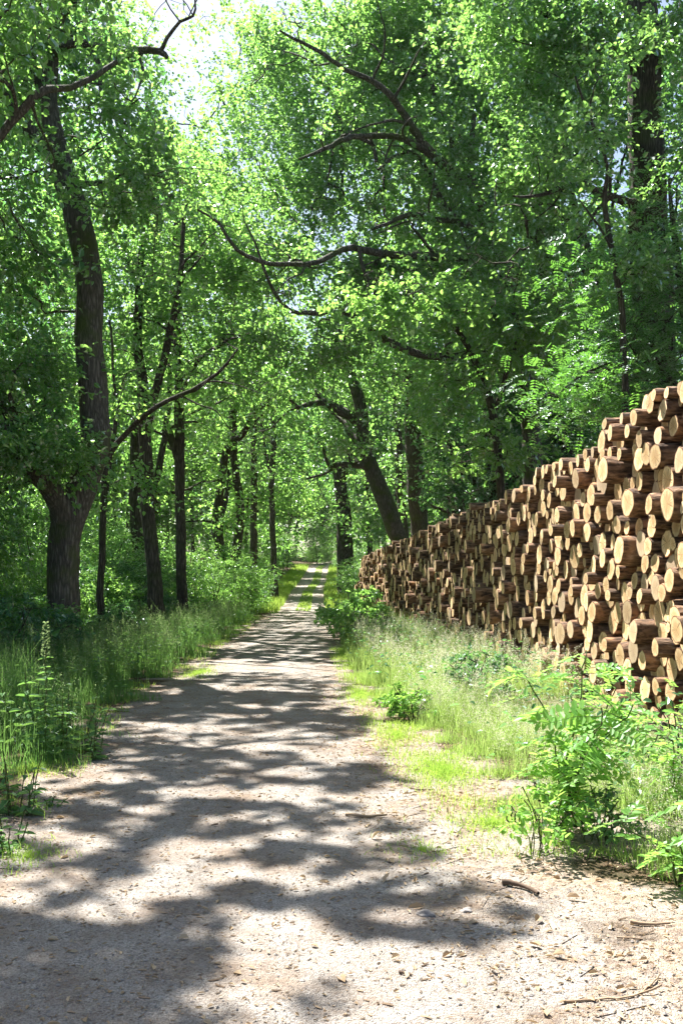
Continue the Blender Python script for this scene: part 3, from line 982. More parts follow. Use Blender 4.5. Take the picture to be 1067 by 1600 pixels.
make_tree('slender_tree', 'thin bent stem behind the crooked oak with one long branch arching right', 'tree', [
    [(163, 1010, 22, 15), (158, 930, 22, 12), (160, 860, 22, 11), (164, 790, 22, 10), (172, 712, 22, 9), (215, 660, 21.5, 8), (260, 626, 21, 7), (300, 610, 20.7, 6), (342, 583, 20.3, 5), (372, 545, 20, 3)],
    [(164, 790, 22, 8), (175, 700, 22.3, 7), (178, 600, 22.5, 5), (170, 500, 22.6, 3)],
], [ell(190, 640, 22, 80, 60, 1.8, 22), ell(330, 600, 20.6, 70, 40, 1.2, 12), ell(180, 760, 22, 70, 40, 1.6, 16)],
    'beech_leaf', 'dark_bark', 5, n=90, Rad=.7, L=.11)

make_tree('oak_tree', 'twin stemmed dark oak further along the left verge with a limb reaching right', 'tree', [
    [(350, 958, 42, 22), (345, 860, 42, 16), (338, 820, 42, 15), (345, 760, 42, 13), (350, 720, 42, 13), (362, 690, 42, 12), (378, 680, 41, 10), (400, 640, 40, 8), (435, 620, 39, 5)],
    [(362, 960, 43, 18), (370, 860, 43, 14), (375, 800, 43, 14), (366, 720, 43, 12), (364, 650, 43, 12), (362, 560, 43, 9), (365, 480, 43, 6), (370, 380, 43, 3)],
], [ell(370, 560, 42, 80, 80, 3, 50), ell(410, 600, 39, 60, 50, 2.5, 30), ell(330, 480, 43, 80, 100, 3, 44), ell(320, 660, 42, 60, 50, 2.5, 24)],
    'oak_leaf', 'dark_bark', 6, n=80, Rad=1.0, L=.17)

make_tree('slender_tree', 'straight dark pole of a tree just left of where the lane narrows', 'tree', [
    [(397, 945, 48, 12), (397, 850, 48, 11), (397, 690, 48, 10), (394, 600, 48, 8), (390, 500, 48, 5), (392, 420, 48, 3)],
], [ell(390, 500, 48, 60, 110, 3, 50), ell(420, 560, 46, 50, 50, 2, 24)], 'beech_leaf', 'dark_bark', 7, n=80, Rad=1.0, L=.18)

make_tree('slender_tree', 'dark forked tree nearest the lane end on the left verge', 'tree', [
    [(430, 950, 55, 11), (427, 850, 55, 9), (424, 760, 55, 9), (428, 680, 55, 9), (425, 610, 55, 7), (430, 530, 55, 4)],
    [(424, 745, 55, 6), (413, 692, 55, 5), (407, 655, 55, 4)],
], [ell(430, 570, 55, 60, 80, 3, 46), ell(455, 640, 54, 40, 40, 2, 20)], 'oak_leaf', 'dark_bark', 8, n=80, Rad=1.0, L=.18)

make_tree('oak_tree', 'leaning oak behind the far end of the log pile with gnarled limbs over the lane', 'tree', [
    [(662, 966, 38, 38), (640, 890, 38, 32), (622, 840, 38, 28), (599, 775, 38, 26), (581, 734, 38, 24), (566, 690, 38, 22), (567, 651, 38, 20), (556, 608, 38, 18), (546, 580, 38, 14), (540, 520, 38, 9), (548, 450, 38, 5)],
    [(566, 668, 38, 18), (548, 650, 37.5, 16), (533, 644, 37, 15), (515, 632, 36.4, 13), (502, 627, 36, 12), (484, 632, 35.5, 9), (467, 637, 35, 7), (452, 625, 34.5, 4)],
    [(578, 730, 38, 10), (560, 727, 37.5, 9), (546, 727, 37, 8), (530, 726, 36.5, 7), (516, 728, 36, 6), (508, 712, 35.8, 5), (505, 695, 35.6, 3)],
    [(558, 690, 38, 10), (540, 665, 38.5, 8), (519, 644, 39, 6), (500, 600, 39.5, 4)],
    [(530, 726, 36.5, 5), (505, 740, 36, 4), (480, 748, 35.5, 3)],
], [ell(540, 540, 38, 110, 70, 3.5, 90), ell(470, 600, 36, 60, 40, 2.5, 30), ell(600, 600, 39, 70, 60, 3, 40), ell(540, 460, 38, 100, 50, 3, 50), ell(505, 690, 36, 35, 25, 1.5, 8)],
    'oak_leaf', 'oak_bark', 9, n=100, Rad=.95, L=.14, shoots=.25)

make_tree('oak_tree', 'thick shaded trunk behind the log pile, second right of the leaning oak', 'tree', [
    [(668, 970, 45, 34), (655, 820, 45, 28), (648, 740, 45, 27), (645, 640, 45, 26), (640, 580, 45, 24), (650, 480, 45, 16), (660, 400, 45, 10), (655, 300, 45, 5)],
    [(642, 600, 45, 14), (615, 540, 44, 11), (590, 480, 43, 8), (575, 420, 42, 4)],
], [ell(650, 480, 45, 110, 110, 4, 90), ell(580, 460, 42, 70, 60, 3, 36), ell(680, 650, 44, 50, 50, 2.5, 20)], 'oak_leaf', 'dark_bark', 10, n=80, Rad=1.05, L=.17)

make_tree('slender_tree', 'thin shaded trunk between the leaning oak and the thick trunk behind the logs', 'tree', [
    [(640, 952, 50, 16), (625, 760, 50, 14), (620, 650, 50, 13), (616, 560, 50, 12), (610, 460, 50, 8), (606, 380, 50, 4)],
], [ell(610, 440, 50, 70, 90, 3.5, 50)], 'beech_leaf', 'dark_bark', 11, n=80, Rad=1.05, L=.18)

make_tree('oak_tree', 'stout dark trunk standing right of the lane end among pale shrubs', 'tree', [
    [(541, 935, 62, 28), (537, 810, 62, 24), (533, 770, 62, 20), (525, 700, 62, 14), (520, 630, 62, 10), (515, 560, 62, 5)],
    [(532, 765, 62, 10), (545, 720, 62, 8), (560, 680, 62, 4)],
], [ell(520, 620, 62, 70, 70, 4, 60), ell(550, 680, 61, 40, 40, 3, 24)], 'oak_leaf', 'dark_bark', 12, n=80, Rad=1.1, L=.19)

make_tree('oak_tree', 'great oak behind the log pile spreading long crooked limbs leftwards over the lane', 'tree', [
    [(848, 1000, 25, 42), (836, 800, 25, 34), (826, 640, 25, 28), (820, 580, 25, 27), (805, 500, 25, 26), (790, 440, 25, 25), (772, 385, 25, 24), (758, 340, 25, 22), (745, 312, 24.8, 20), (735, 260, 24.8, 12), (740, 180, 24.8, 7)],
    [(745, 312, 24.8, 19), (720, 285, 24.4, 17), (690, 258, 24, 15), (660, 225, 23.6, 13), (635, 185, 23.2, 12), (605, 145, 22.8, 10), (570, 120, 22.5, 8), (540, 108, 22.2, 7), (505, 82, 21.8, 6), (470, 65, 21.5, 5), (435, 50, 21, 3)],
    [(690, 258, 24, 11), (655, 232, 23.5, 10), (620, 213, 23, 10), (580, 213, 22.6, 9), (540, 218, 22.2, 8), (505, 232, 21.8, 6), (470, 250, 21.5, 3)],
    [(735, 352, 25, 10), (700, 330, 24.6, 9), (672, 275, 24.2, 8), (645, 240, 24, 6), (615, 245, 23.5, 5), (590, 262, 23, 4)],
    [(775, 395, 25, 16), (740, 410, 24.4, 14), (700, 403, 23.9, 13), (650, 400, 23.3, 12), (600, 398, 22.7, 11), (550, 385, 22, 10), (520, 398, 21.7, 9), (480, 412, 21.2, 8), (420, 412, 20.5, 7), (370, 392, 20, 6), (345, 350, 19.8, 5), (310, 330, 19.5, 3)],
    [(758, 372, 25, 12), (720, 345, 24.2, 10), (680, 340, 23.8, 9), (640, 335, 23.2, 8), (605, 350, 22.8, 6), (580, 360, 22.5, 4)],
    [(812, 545, 25, 15), (760, 545, 24.6, 13), (700, 558, 24.2, 12), (640, 548, 23.8, 12), (600, 530, 23.5, 12), (570, 505, 23, 11), (530, 485, 22.6, 9), (490, 490, 22.2, 8), (450, 485, 21.8, 6), (420, 440, 21.4, 5), (405, 400, 21.2, 4), (380, 345, 21, 2)],
    [(560, 386, 22, 6), (572, 430, 22, 6), (590, 470, 22, 4)],
], [ell(570, 130, 26, 170, 110, 2.4, 120), ell(440, 120, 27, 65, 110, 2.0, 50), ell(640, 290, 25.5, 150, 110, 2.4, 90), ell(470, 300, 26.5, 130, 90, 2.2, 90), ell(400, 420, 26, 110, 50, 2, 46),
    ell(600, 440, 24.5, 130, 50, 2, 46), ell(500, 530, 24, 110, 40, 1.8, 34), ell(720, 440, 24.5, 90, 90, 2.4, 44), ell(580, 20, 26, 150, 60, 2.4, 60), ell(760, 560, 24.5, 80, 60, 2, 30), ell(670, 40, 26, 120, 80, 2.4, 50)],
    'oak_leaf', 'oak_bark', 13, n=205, Rad=.85, L=.107, thr=-1.5, shoots=.15)

make_tree('oak_tree', 'tall pale crowned oak whose upper boughs close the gap above the lane', 'tree', [
    [(722, 970, 36, 26), (712, 700, 36, 22), (700, 500, 36, 20), (680, 350, 36, 17), (650, 230, 36, 13), (620, 120, 36, 9), (600, 20, 36, 5)],
    [(690, 420, 36, 12), (620, 360, 36, 9), (540, 320, 36, 7), (460, 300, 36, 4)], [(660, 270, 36, 10), (580, 190, 36, 7), (500, 130, 36, 5), (440, 60, 36, 3)],
], [ell(470, 250, 36, 110, 100, 2.6, 60), ell(560, 110, 36, 130, 110, 2.6, 60), ell(450, 50, 36, 60, 60, 2.0, 20), ell(640, 200, 36, 100, 120, 2.6, 40), ell(430, 400, 36, 110, 60, 2.6, 34)],
    'beech_leaf', 'dark_bark', 20, n=150, Rad=1.1, L=.14, thr=-1.2)

make_tree('oak_tree', 'tall bright crowned tree behind the forked grey tree on the left', 'tree', [
    [(222, 975, 34, 22), (212, 760, 34, 19), (222, 560, 34, 17), (240, 400, 34, 14), (262, 280, 34, 10), (270, 190, 34, 5)],
    [(225, 540, 34, 10), (280, 440, 34.5, 8), (330, 350, 35, 6), (360, 290, 35, 3)], [(240, 400, 34, 9), (190, 310, 34, 7), (160, 240, 34, 4)],
], [ell(270, 270, 34, 100, 70, 2.6, 44), ell(340, 300, 35, 60, 70, 2.2, 34), ell(190, 280, 34, 90, 80, 2.4, 40), ell(270, 195, 34, 70, 40, 2, 26), ell(390, 170, 34.5, 50, 70, 2, 30), ell(360, 130, 34.5, 20, 30, 1.2, 5), ell(225, 90, 34, 34, 60, 1.6, 16), ell(320, 0, 34, 50, 24, 1.6, 7), ell(400, 90, 35, 40, 60, 1.6, 26), ell(180, 60, 34, 60, 60, 2, 26), ell(330, 430, 35, 90, 80, 2.6, 44), ell(140, 400, 34, 90, 90, 2.6, 40)],
    'beech_leaf', 'dark_bark', 21, n=150, Rad=1.1, L=.14, thr=-1.2)

make_tree('oak_tree', 'massive ridged trunk rising through the foliage at the top right', 'tree', [
    [(1050, 1021, 20.5, 74), (1038, 800, 20.5, 68), (1026, 600, 20.5, 63), (1015, 420, 20.5, 60), (1013, 300, 20.5, 57), (1008, 200, 20.5, 54), (1003, 100, 20.5, 52), (1000, 20, 20.5, 50), (995, -80, 20.5, 46), (985, -200, 20.5, 38), (990, -340, 20.5, 24)],
    [(1003, 125, 20.5, 20), (978, 92, 20.2, 17), (928, 65, 19.8, 15), (858, 25, 19.4, 13), (818, 0, 19.2, 11), (770, -40, 19, 8), (720, -60, 18.8, 4)],
    [(1012, 330, 20.5, 18), (960, 310, 19.6, 13), (900, 290, 18.8, 10), (850, 300, 18, 6), (800, 310, 17.4, 3)],
    [(1002, 60, 20.5, 16), (1060, 20, 20, 12), (1120, -20, 19.5, 7)],
], [ell(840, 90, 19, 110, 80, 2.0, 56), ell(840, 290, 19, 90, 90, 2.0, 46), ell(780, -40, 19, 150, 60, 2.4, 44), ell(960, -240, 20.5, 250, 110, 3, 60), ell(1080, 240, 19.6, 60, 60, 1.4, 16), ell(1080, 60, 19.4, 60, 60, 1.4, 16),
    ell(820, 420, 19.5, 110, 70, 2.0, 40), ell(890, 180, 19, 50, 50, 1.0, 12)],
    'oak_leaf', 'dark_bark', 14, n=160, Rad=.8, L=.102, thr=-.9)

make_tree('oak_tree', 'dark leaning oak between the great oak and the massive trunk, bending left overhead', 'tree', [
    [(893, 987, 29, 36), (880, 700, 29, 30), (865, 520, 29, 27), (850, 400, 29, 25), (820, 300, 28.6, 22), (780, 210, 28, 20), (745, 155, 27.6, 18), (705, 95, 27.2, 15), (662, 80, 27, 13), (640, 45, 26.8, 12), (632, 0, 26.6, 10), (625, -60, 26.4, 7)],
    [(700, 95, 27.2, 8), (699, 150, 27, 7), (702, 200, 26.8, 7), (705, 240, 26.7, 5)],
    [(850, 400, 29, 14), (870, 300, 29, 11), (880, 200, 29, 8), (870, 100, 29, 5)],
], [ell(760, 90, 28, 130, 100, 3, 70), ell(850, 200, 29, 90, 90, 3, 44), ell(720, 220, 27.5, 70, 60, 2.4, 26), ell(800, 400, 29, 90, 80, 3, 40), ell(870, 560, 28.6, 100, 80, 3, 40)],
    'oak_leaf', 'dark_bark', 15, n=130, Rad=.9, L=.115, thr=-.8, shoots=.2)

make_tree('sapling', 'thin wavy sapling in front of the massive trunk at the upper right', 'tree', [
    [(985, 1055, 16, 12), (976, 800, 16, 11), (974, 560, 16, 10), (960, 420, 16, 9), (943, 305, 16, 8), (948, 260, 16, 6), (918, 180, 16, 5), (900, 120, 16, 3)],
    [(955, 390, 16, 4), (925, 340, 15.8, 3), (905, 310, 15.6, 2)],
], [ell(915, 250, 16, 45, 80, 1.0, 12), ell(950, 420, 16, 60, 50, 1.2, 12)], 'oak_leaf', 'dark_bark', 16, n=90, Rad=.6, L=.1, thr=-1.3)

make_tree('maple_tree', 'bright layered foliage tree hanging over the lane above the log pile', 'tree', [
    [(792, 1010, 23, 16), (785, 800, 23, 14), (770, 650, 22.6, 12), (740, 560, 22, 10), (700, 500, 21, 8), (660, 470, 20, 5), (620, 460, 19.5, 3)],
    [(770, 650, 22.6, 9), (800, 560, 22, 7), (820, 500, 21.5, 4)],
], [ell(640, 475, 20, 110, 36, 1.6, 40), ell(740, 510, 21, 90, 50, 1.6, 34), ell(830, 500, 21.5, 80, 60, 1.8, 30), ell(700, 600, 22, 70, 50, 1.6, 26), ell(760, 690, 22.6, 70, 50, 1.6, 24)],
    'beech_leaf', 'dark_bark', 17, n=130, Rad=.7, L=.12, flat=.25)

make_tree('locust_tree', 'feathery leaved locust drooping fine green fronds behind the tall end of the log pile', 'tree', [
    [(1125, 1045, 17, 24), (1105, 800, 17, 20), (1085, 600, 17, 17), (1065, 450, 17, 13), (1050, 350, 17, 8), (1045, 280, 17, 4)],
    [(1090, 640, 17, 10), (1040, 580, 16.8, 8), (980, 560, 16.6, 6), (920, 580, 16.4, 4), (870, 620, 16.3, 2)],
    [(1070, 480, 17, 8), (1020, 440, 16.8, 6), (970, 430, 16.6, 3)],
], [ell(1010, 470, 16.8, 80, 70, 1.4, 34), ell(930, 610, 16.5, 90, 40, 1.2, 32), ell(1050, 560, 16.8, 60, 70, 1.4, 26), ell(1045, 370, 17, 50, 60, 1.2, 18), ell(980, 560, 17, 80, 60, 1.2, 20)],
    'locust_leaf_shaded', 'dark_bark', 18, n=16, Rad=.9, L=.30, pinn=True, carve=False, thr=-1.5)

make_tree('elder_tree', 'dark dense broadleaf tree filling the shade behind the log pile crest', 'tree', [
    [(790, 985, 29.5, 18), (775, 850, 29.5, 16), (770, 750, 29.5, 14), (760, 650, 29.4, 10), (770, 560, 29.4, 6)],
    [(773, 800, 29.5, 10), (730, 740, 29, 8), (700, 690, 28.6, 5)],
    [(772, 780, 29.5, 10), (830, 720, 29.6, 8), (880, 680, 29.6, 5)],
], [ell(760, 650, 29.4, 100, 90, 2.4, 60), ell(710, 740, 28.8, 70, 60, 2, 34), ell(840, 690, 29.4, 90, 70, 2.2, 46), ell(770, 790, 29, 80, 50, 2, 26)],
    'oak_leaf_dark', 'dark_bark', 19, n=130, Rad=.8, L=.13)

# ---- generic woodland trees: near ones own their mesh, far ones are copies
def generic_limbs(rng, x, y, H, r, lean=.06):
    b = np.array([x, y, float(gz(x, y))])
    n = 8
    wand = np.cumsum(rng.normal(size=(n, 2)) * .16, 0) * H / 18
    ln = rng.normal(size=2) * lean
    tr = [[b[0] + wand[i, 0] * (i > 0) + ln[0] * H * i / n, b[1] + wand[i, 1] * (i > 0) + ln[1] * H * i / n, b[2] + H * .92 * i / (n - 1), r * (1 - .8 * i / (n - 1))] for i in range(n)]
    limbs = [tr]
    for k in range(9):
        t = rng.uniform(.35, .9); i = int(t * (n - 1))
        p = np.array(tr[i]); a = rng.uniform(0, 6.283); ll = H * rng.uniform(.18, .34) * (1.15 - t * .5)
        q = [p.copy()]; q[0][3] = p[3] * .55
        d = np.array([math.cos(a), math.sin(a), rng.uniform(.1, .7)])
        for m in range(1, 5):
            d = norm(d + rng.normal(size=3) * .22)
            pp = q[-1].copy(); pp[:3] += d * ll / 4; pp[3] = p[3] * .55 * (1 - m / 5)
            q.append(pp)
        limbs.append(q)
    return limbs


def generic_ells(rng, limbs, H, n, low=.28):
    b = np.array(limbs[0][0][:3]); e = []
    for q in limbs[1:]:
        e.append((np.array(q[-1][:3]), np.array([.13, .13, .10]) * H * rng.uniform(.8, 1.3), int(n / 12)))
    top = np.array(limbs[0][-1][:3])
    e.append((top, np.array([.16, .16, .13]) * H, int(n / 7)))
    mid = np.array(limbs[0][4][:3])
    e.append((mid + np.array([0, 0, H * .1]), np.array([.24, .24, .25]) * H, int(n / 5)))
    return e


def label_kind(leaf):
    return {'oak_leaf': 'mid green', 'oak_leaf_dark': 'dark green', 'beech_leaf': 'bright green'}[leaf]


NEAR = [  # x, y, height, trunk radius, leaf
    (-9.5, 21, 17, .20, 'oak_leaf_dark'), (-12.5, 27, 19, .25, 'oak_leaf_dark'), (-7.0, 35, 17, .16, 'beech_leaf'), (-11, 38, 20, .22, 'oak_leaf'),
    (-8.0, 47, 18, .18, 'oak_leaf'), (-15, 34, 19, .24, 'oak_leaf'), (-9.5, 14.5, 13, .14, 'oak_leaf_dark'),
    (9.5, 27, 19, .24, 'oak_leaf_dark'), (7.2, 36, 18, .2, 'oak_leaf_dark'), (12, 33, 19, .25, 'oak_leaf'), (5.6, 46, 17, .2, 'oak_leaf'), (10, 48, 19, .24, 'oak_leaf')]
for n_, (x, y, H, r, lf) in enumerate(sorted(NEAR, key=lambda a: a[1])):
    rng = np.random.default_rng(300 + n_)
    lm = generic_limbs(rng, x, y, H, r)
    side = 'left' if x < 0 else 'right'
    num = 1 + sum(1 for a in NEAR if (a[0] < 0) == (x < 0) and a[1] < y)
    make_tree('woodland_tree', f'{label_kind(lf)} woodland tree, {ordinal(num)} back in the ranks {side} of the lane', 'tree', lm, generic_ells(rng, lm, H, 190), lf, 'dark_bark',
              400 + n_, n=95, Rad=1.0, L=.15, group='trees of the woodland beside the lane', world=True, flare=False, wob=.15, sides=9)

far_proto = []
for k_ in range(5):
    rng = np.random.default_rng(500 + k_)
    H = [17, 19, 16, 18, 14][k_]
    lm = generic_limbs(rng, 0, 0, H, [.22, .26, .18, .2, .15][k_])
    z0 = float(gz(0, 0))
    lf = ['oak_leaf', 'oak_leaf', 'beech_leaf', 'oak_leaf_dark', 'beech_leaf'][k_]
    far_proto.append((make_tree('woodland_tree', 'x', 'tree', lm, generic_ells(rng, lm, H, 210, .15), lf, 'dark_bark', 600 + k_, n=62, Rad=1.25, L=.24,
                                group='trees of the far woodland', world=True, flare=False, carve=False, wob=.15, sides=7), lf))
FAR = []
rf = np.random.default_rng(77)
for row, (y0, y1) in enumerate([(56, 64), (66, 76), (78, 90), (92, 106), (108, 122), (124, 140), (142, 165)]):
    for sd in (-1, 1):
        off = 0
        for c in range(3 if row < 5 else 4):
            y = rf.uniform(y0, y1)
            x = float(lane_x(y)) + sd * (4.6 + off + rf.uniform(0, 1.6)) if row < 5 else -2 + sd * (rf.uniform(0, 2) + c * 4.5)
            off += rf.uniform(4.5, 6.5)
            FAR.append((x, y, sd, c, row))
cntf = {}
used = set()
for x, y, sd, c, row in sorted(FAR, key=lambda a: a[1]):
    k_ = int(rf.integers(5))
    p, lf = far_proto[k_]
    o = copy_tree(p) if k_ in used else p
    used.add(k_)
    o.location = (x, y, float(gz(x, y)) - .1)
    o.rotation_euler = (0, 0, rf.uniform(0, 6.28)); s_ = rf.uniform(.85, 1.15); o.scale = (s_, s_, s_)
    key = (sd, lf); cntf[key] = cntf.get(key, 0) + 1
    o['label'] = f'distant {label_kind(lf)} tree, {ordinal(cntf[key])} of its colour going back on the {"left" if sd < 0 else "right"}'

# ---- the wood beyond, one mass of trunks and leaves
rw = np.random.default_rng(66)
nW = 190000
sdw = np.where(rw.random(nW) < .5, -1, 1)
yw = 30 + 125 * rw.random(nW); xw = lane_x(yw) + sdw * (13 + yw * .04 + 34 * rw.random(nW) ** 1.3)
kb = np.nonzero(rw.random(nW) < .26)[0]
yw[kb] = 128 + 45 * rw.random(len(kb)); xw[kb] = -42 + 84 * rw.random(len(kb))
hw = 15 * rw.random(nW) ** 1.15
PW = np.stack([xw, yw, gz(xw, yw) + hw], 1)
wv = Waves(61, 4.0, 3, 24)
PW = PW[wv(PW) > -.35]
m_ = len(PW)
axw = rw.normal(size=(m_, 3)); axw[:, 2] *= .4
v, q = leaf_geo(PW, axw, norm(np.array([0, 0, 1.]) + rw.normal(size=(m_, 3)) * .6), rw.uniform(.3, .6, m_), rw.uniform(.2, .38, m_))
GW = Geo(); GW.add(v, q, m=0)
tx = rw.uniform(-48, 48, 150); ty = rw.uniform(36, 160, 150); k = np.abs(tx - lane_x(ty)) > 12
tx, ty = tx[k], ty[k]; tz = gz(tx, ty)
pp = np.stack([np.stack([tx + rw.normal(size=len(tx)) * .3 * i, ty, tz + i * 4.5 - .2], 1) for i in range(4)], 1)
v, q = tubes(pp, np.array([[.26, .2, .15, .06]] * len(tx)) * rw.uniform(.6, 1.2, (len(tx), 1)), 7); GW.add(v, q, m=1)
tag(GW.build('far_woodland', [M['oak_leaf'], M['dark_bark']]), 'mass of woodland filling the distance behind the nearer trees', 'woodland', kind='stuff')

# ---- shrubs and undergrowth plants
def make_shrub(name, H, wd, leaf, seed, stems=7, n=110, L=.085, cl=34, pinn=False, broad=.55, bark='dark_bark'):
    rng = np.random.default_rng(seed)
    root = empty(name, (0, 0, 0), 'x', 'shrub')
    segs = []; G = Geo()
    g_ = .45 if bark == 'green_stem' else 1.0
    for k in range(stems):
        a = rng.uniform(0, 6.283); rr = wd * rng.uniform(.3, .9); h = H * rng.uniform(.55, .95)
        b = np.array([.08 * math.cos(a), .08 * math.sin(a), -.03, g_ * (.004 + .007 * H)])
        m_ = np.array([rr * .35 * math.cos(a), rr * .35 * math.sin(a), h * .55, g_ * (.003 + .005 * H)])
        e = np.array([rr * math.cos(a + .3), rr * math.sin(a + .3), h, g_ * (.002 + .0015 * H)])
        s = smooth_path([b, m_, e], .12, .2, rng); segs.append(s)
        v, q = tubes(s[None, :, :3], s[None, :, 3], 5); G.add(v, q)
    u = norm(rng.normal(size=(cl, 3))) * (rng.random((cl, 1)) ** .45)
    cen = np.array([0, 0, H * .52]) + u * np.array([wd, wd, H * .46])
    cen[:, 2] = np.maximum(cen[:, 2], .12)
    paths, rad, order = connect(np.concatenate(segs), cen, rng, .003)
    v, q = tubes(paths, rad, 3); G.add(v, q); G.build('stem', [M[bark]], root, True)
    C = Geo()
    if pinn:
        v, q, st = pinnate_leaves(cen[order], rng, n, .22, L, carve=False)
    else:
        v, q = spray_leaves(cen[order], norm(paths[:, -1] - paths[:, -3]), rng, n, H * .2, L, carve=False, flat=.35, broad=broad)
    C.add(v, q); C.build('foliage', [M[leaf]], root)
    return root


sh_proto = [make_shrub('shrub', 2.0, 1.1, 'shrub_leaf', 701), make_shrub('shrub', 1.4, 1.0, 'beech_leaf', 702), make_shrub('shrub', 2.8, 1.3, 'beech_leaf', 703, cl=50),
            make_shrub('shrub', 1.1, .9, 'shrub_leaf', 704, cl=28), make_shrub('shrub', 3.6, 1.5, 'oak_leaf', 705, cl=70)]
SHR_LAB = ['grey green', 'bright green low', 'bright green tall', 'dark green low', 'mid green tall']
SHR = []
rs = np.random.default_rng(88)


def shrub_rows(x0f, y0, y1, count, sd, kinds, spread):
    for k in range(count):
        y = y0 + (y1 - y0) * (k + rs.random()) / count
        x = x0f(y) + sd * rs.uniform(0, spread)
        SHR.append((x, y, kinds[int(rs.integers(len(kinds)))], sd))


shrub_rows(lambda y: -4.9 - .02 * y, 14, 30, 11, -1, [0, 3, 1, 0], 2.5)
shrub_rows(lambda y: -6.5, 17, 40, 12, -1, [2, 4, 0, 4], 4)
shrub_rows(lambda y: -4.2, 28, 50, 16, -1, [0, 1, 3, 2], 2.5)
shrub_rows(lambda y: -8.5, 18, 48, 14, -1, [4, 2, 0], 5)
shrub_rows(lambda y: -3.9 - .03 * y, 12, 26, 8, -1, [3, 1, 3], 1.2)
shrub_rows(lambda y: float(lane_l(y)) - 1.6, 50, 106, 14, -1, [1, 2, 0, 4], 2.5)
shrub_rows(lambda y: float(lane_r(y)) + 1.4, 48, 106, 14, 1, [1, 2, 1, 4], 2.5)
shrub_rows(lambda y: 6.2, 16, 44, 9, 1, [4, 0, 2], 2.5)
shrub_rows(lambda y: -9, 110, 124, 10, 1, [2, 4, 1], 13)
used = set(); cnts = {}
SHR = [a for a in SHR if not (a[1] < 18.5 and abs(533.5 + FPX * a[0] / a[1] - 97) < 75)]
for x, y, k, sd in sorted(SHR, key=lambda a: a[1]):
    o = sh_proto[k] if k not in used else copy_tree(sh_proto[k])
    used.add(k)
    s_ = rs.uniform(.8, 1.25)
    o.location = (x, y, float(gz(x, y)) - .04); o.rotation_euler = (0, 0, rs.uniform(0, 6.28)); o.scale = (s_, s_, s_ * rs.uniform(.85, 1.1))
    key = (k, sd); cnts[key] = cnts.get(key, 0) + 1
    sdn = 'left' if sd < 0 else 'right'
    tag(o, f'{SHR_LAB[k]} shrub, {ordinal(cnts[key])} of its sort going back on the {sdn} of the lane', 'shrub', 'undergrowth shrubs along the lane')

# single bushes the photo shows
def put(o, px, py, label, scale=1.0, cat='shrub', y=None):
    p = gpt(px, py)
    o.location = (p[0], p[1], float(gz(p[0], p[1])) - .02)
    o.scale = (scale,) * 3
    o.rotation_euler = (0, 0, R.uniform(0, 6.28))
    tag(o, label, cat)
    return o


put(make_shrub('bush', 1.0, .62, 'beech_leaf', 711, cl=40, n=90, L=.075), 556, 1002, 'rounded leafy bush at the foot of the far end of the log pile', 1.35)
put(make_shrub('bush', .8, .5, 'nettle_leaf', 712, cl=30, n=80, L=.08), 600, 1010, 'low leafy bush against the pile, right of the rounded bush', .8)
put(make_shrub('bush', .75, .5, 'shrub_leaf', 713, cl=30, n=80, L=.06), 745, 1105, 'small dark leafy bush in the tall pale grass below the logs')
put(make_shrub('bush', .42, .34, 'locust_leaf', 714, stems=9, cl=26, n=42, L=.055), 640, 1125, 'low clump of broad leaves at the right lane edge', 1.0)
put(make_shrub('bush', .55, .38, 'locust_leaf', 715, stems=8, cl=20, n=16, L=.06, broad=.6, bark='green_stem'), 845, 1335, 'broad leaved bramble clump at the front of the right verge', .8)
put(make_shrub('bush', .36, .3, 'nettle_leaf', 716, stems=9, cl=20, n=26, L=.04, broad=.6, bark='green_stem'), 940, 1318, 'fine leaved weed clump right of the bramble clump', 1.0)
put(make_shrub('bush', .8, .6, 'locust_leaf', 717, stems=8, cl=22, n=5, L=.2, pinn=True), 1085, 1235, 'feathery young locust bush at the right edge of the picture below the logs', 1.0)

# locust saplings with compound leaves, modelled stem by stem
def locust_sapling(label, px, py, H, seed, leaves=26, L=.27, sprd=.42, lean=(.05, .0), loc=None, stems=4):
    rng = np.random.default_rng(seed)
    p = gpt(px, py) if loc is None else np.array(loc)
    root = empty('locust_sapling', (p[0], p[1], float(gz(p[0], p[1]))), label, 'sapling', 'young locust plants on the right verge')
    G = Geo(); cen = []; axes = []
    for k in range(stems):
        a = rng.uniform(0, 6.28); w = sprd * (.25 if k == 0 else rng.uniform(.6, 1.0)); h = H * (1 if k == 0 else rng.uniform(.55, .88))
        pts = [[0, 0, -.02, .007], [lean[0] * .5 + .3 * w * math.cos(a), lean[1] + .3 * w * math.sin(a), h * .55, .005], [lean[0] + w * math.cos(a), lean[1] + w * math.sin(a), h * .93, .004], [lean[0] + 1.15 * w * math.cos(a), lean[1] + 1.15 * w * math.sin(a), h, .002]]
        s = smooth_path(pts, .06, .3, rng)
        v, q = tubes(s[None, :, :3], s[None, :, 3], 6); G.add(v, q)
        nn = leaves // stems + (4 if k == 0 else 0)
        for t in np.linspace(.25, 1, nn):
            cen.append(s[int(t * (len(s) - 1)), :3])
    G.build('stem', [M['green_stem']], root, True)
    v, q, st = pinnate_leaves(np.array(cen), rng, 1, .02, L, leaflets=15, lw=.5, carve=False, up=.25)
    C = Geo(); C.add(v, q); C.build('foliage', [M['locust_leaf']], root)
    T = Geo(); v, q = tubes(st, np.array([[.0022, .0018, .001]] * len(st)), 4); T.add(v, q); T.build('leaf_stalks', [M['green_stem']], root, True)
    return root


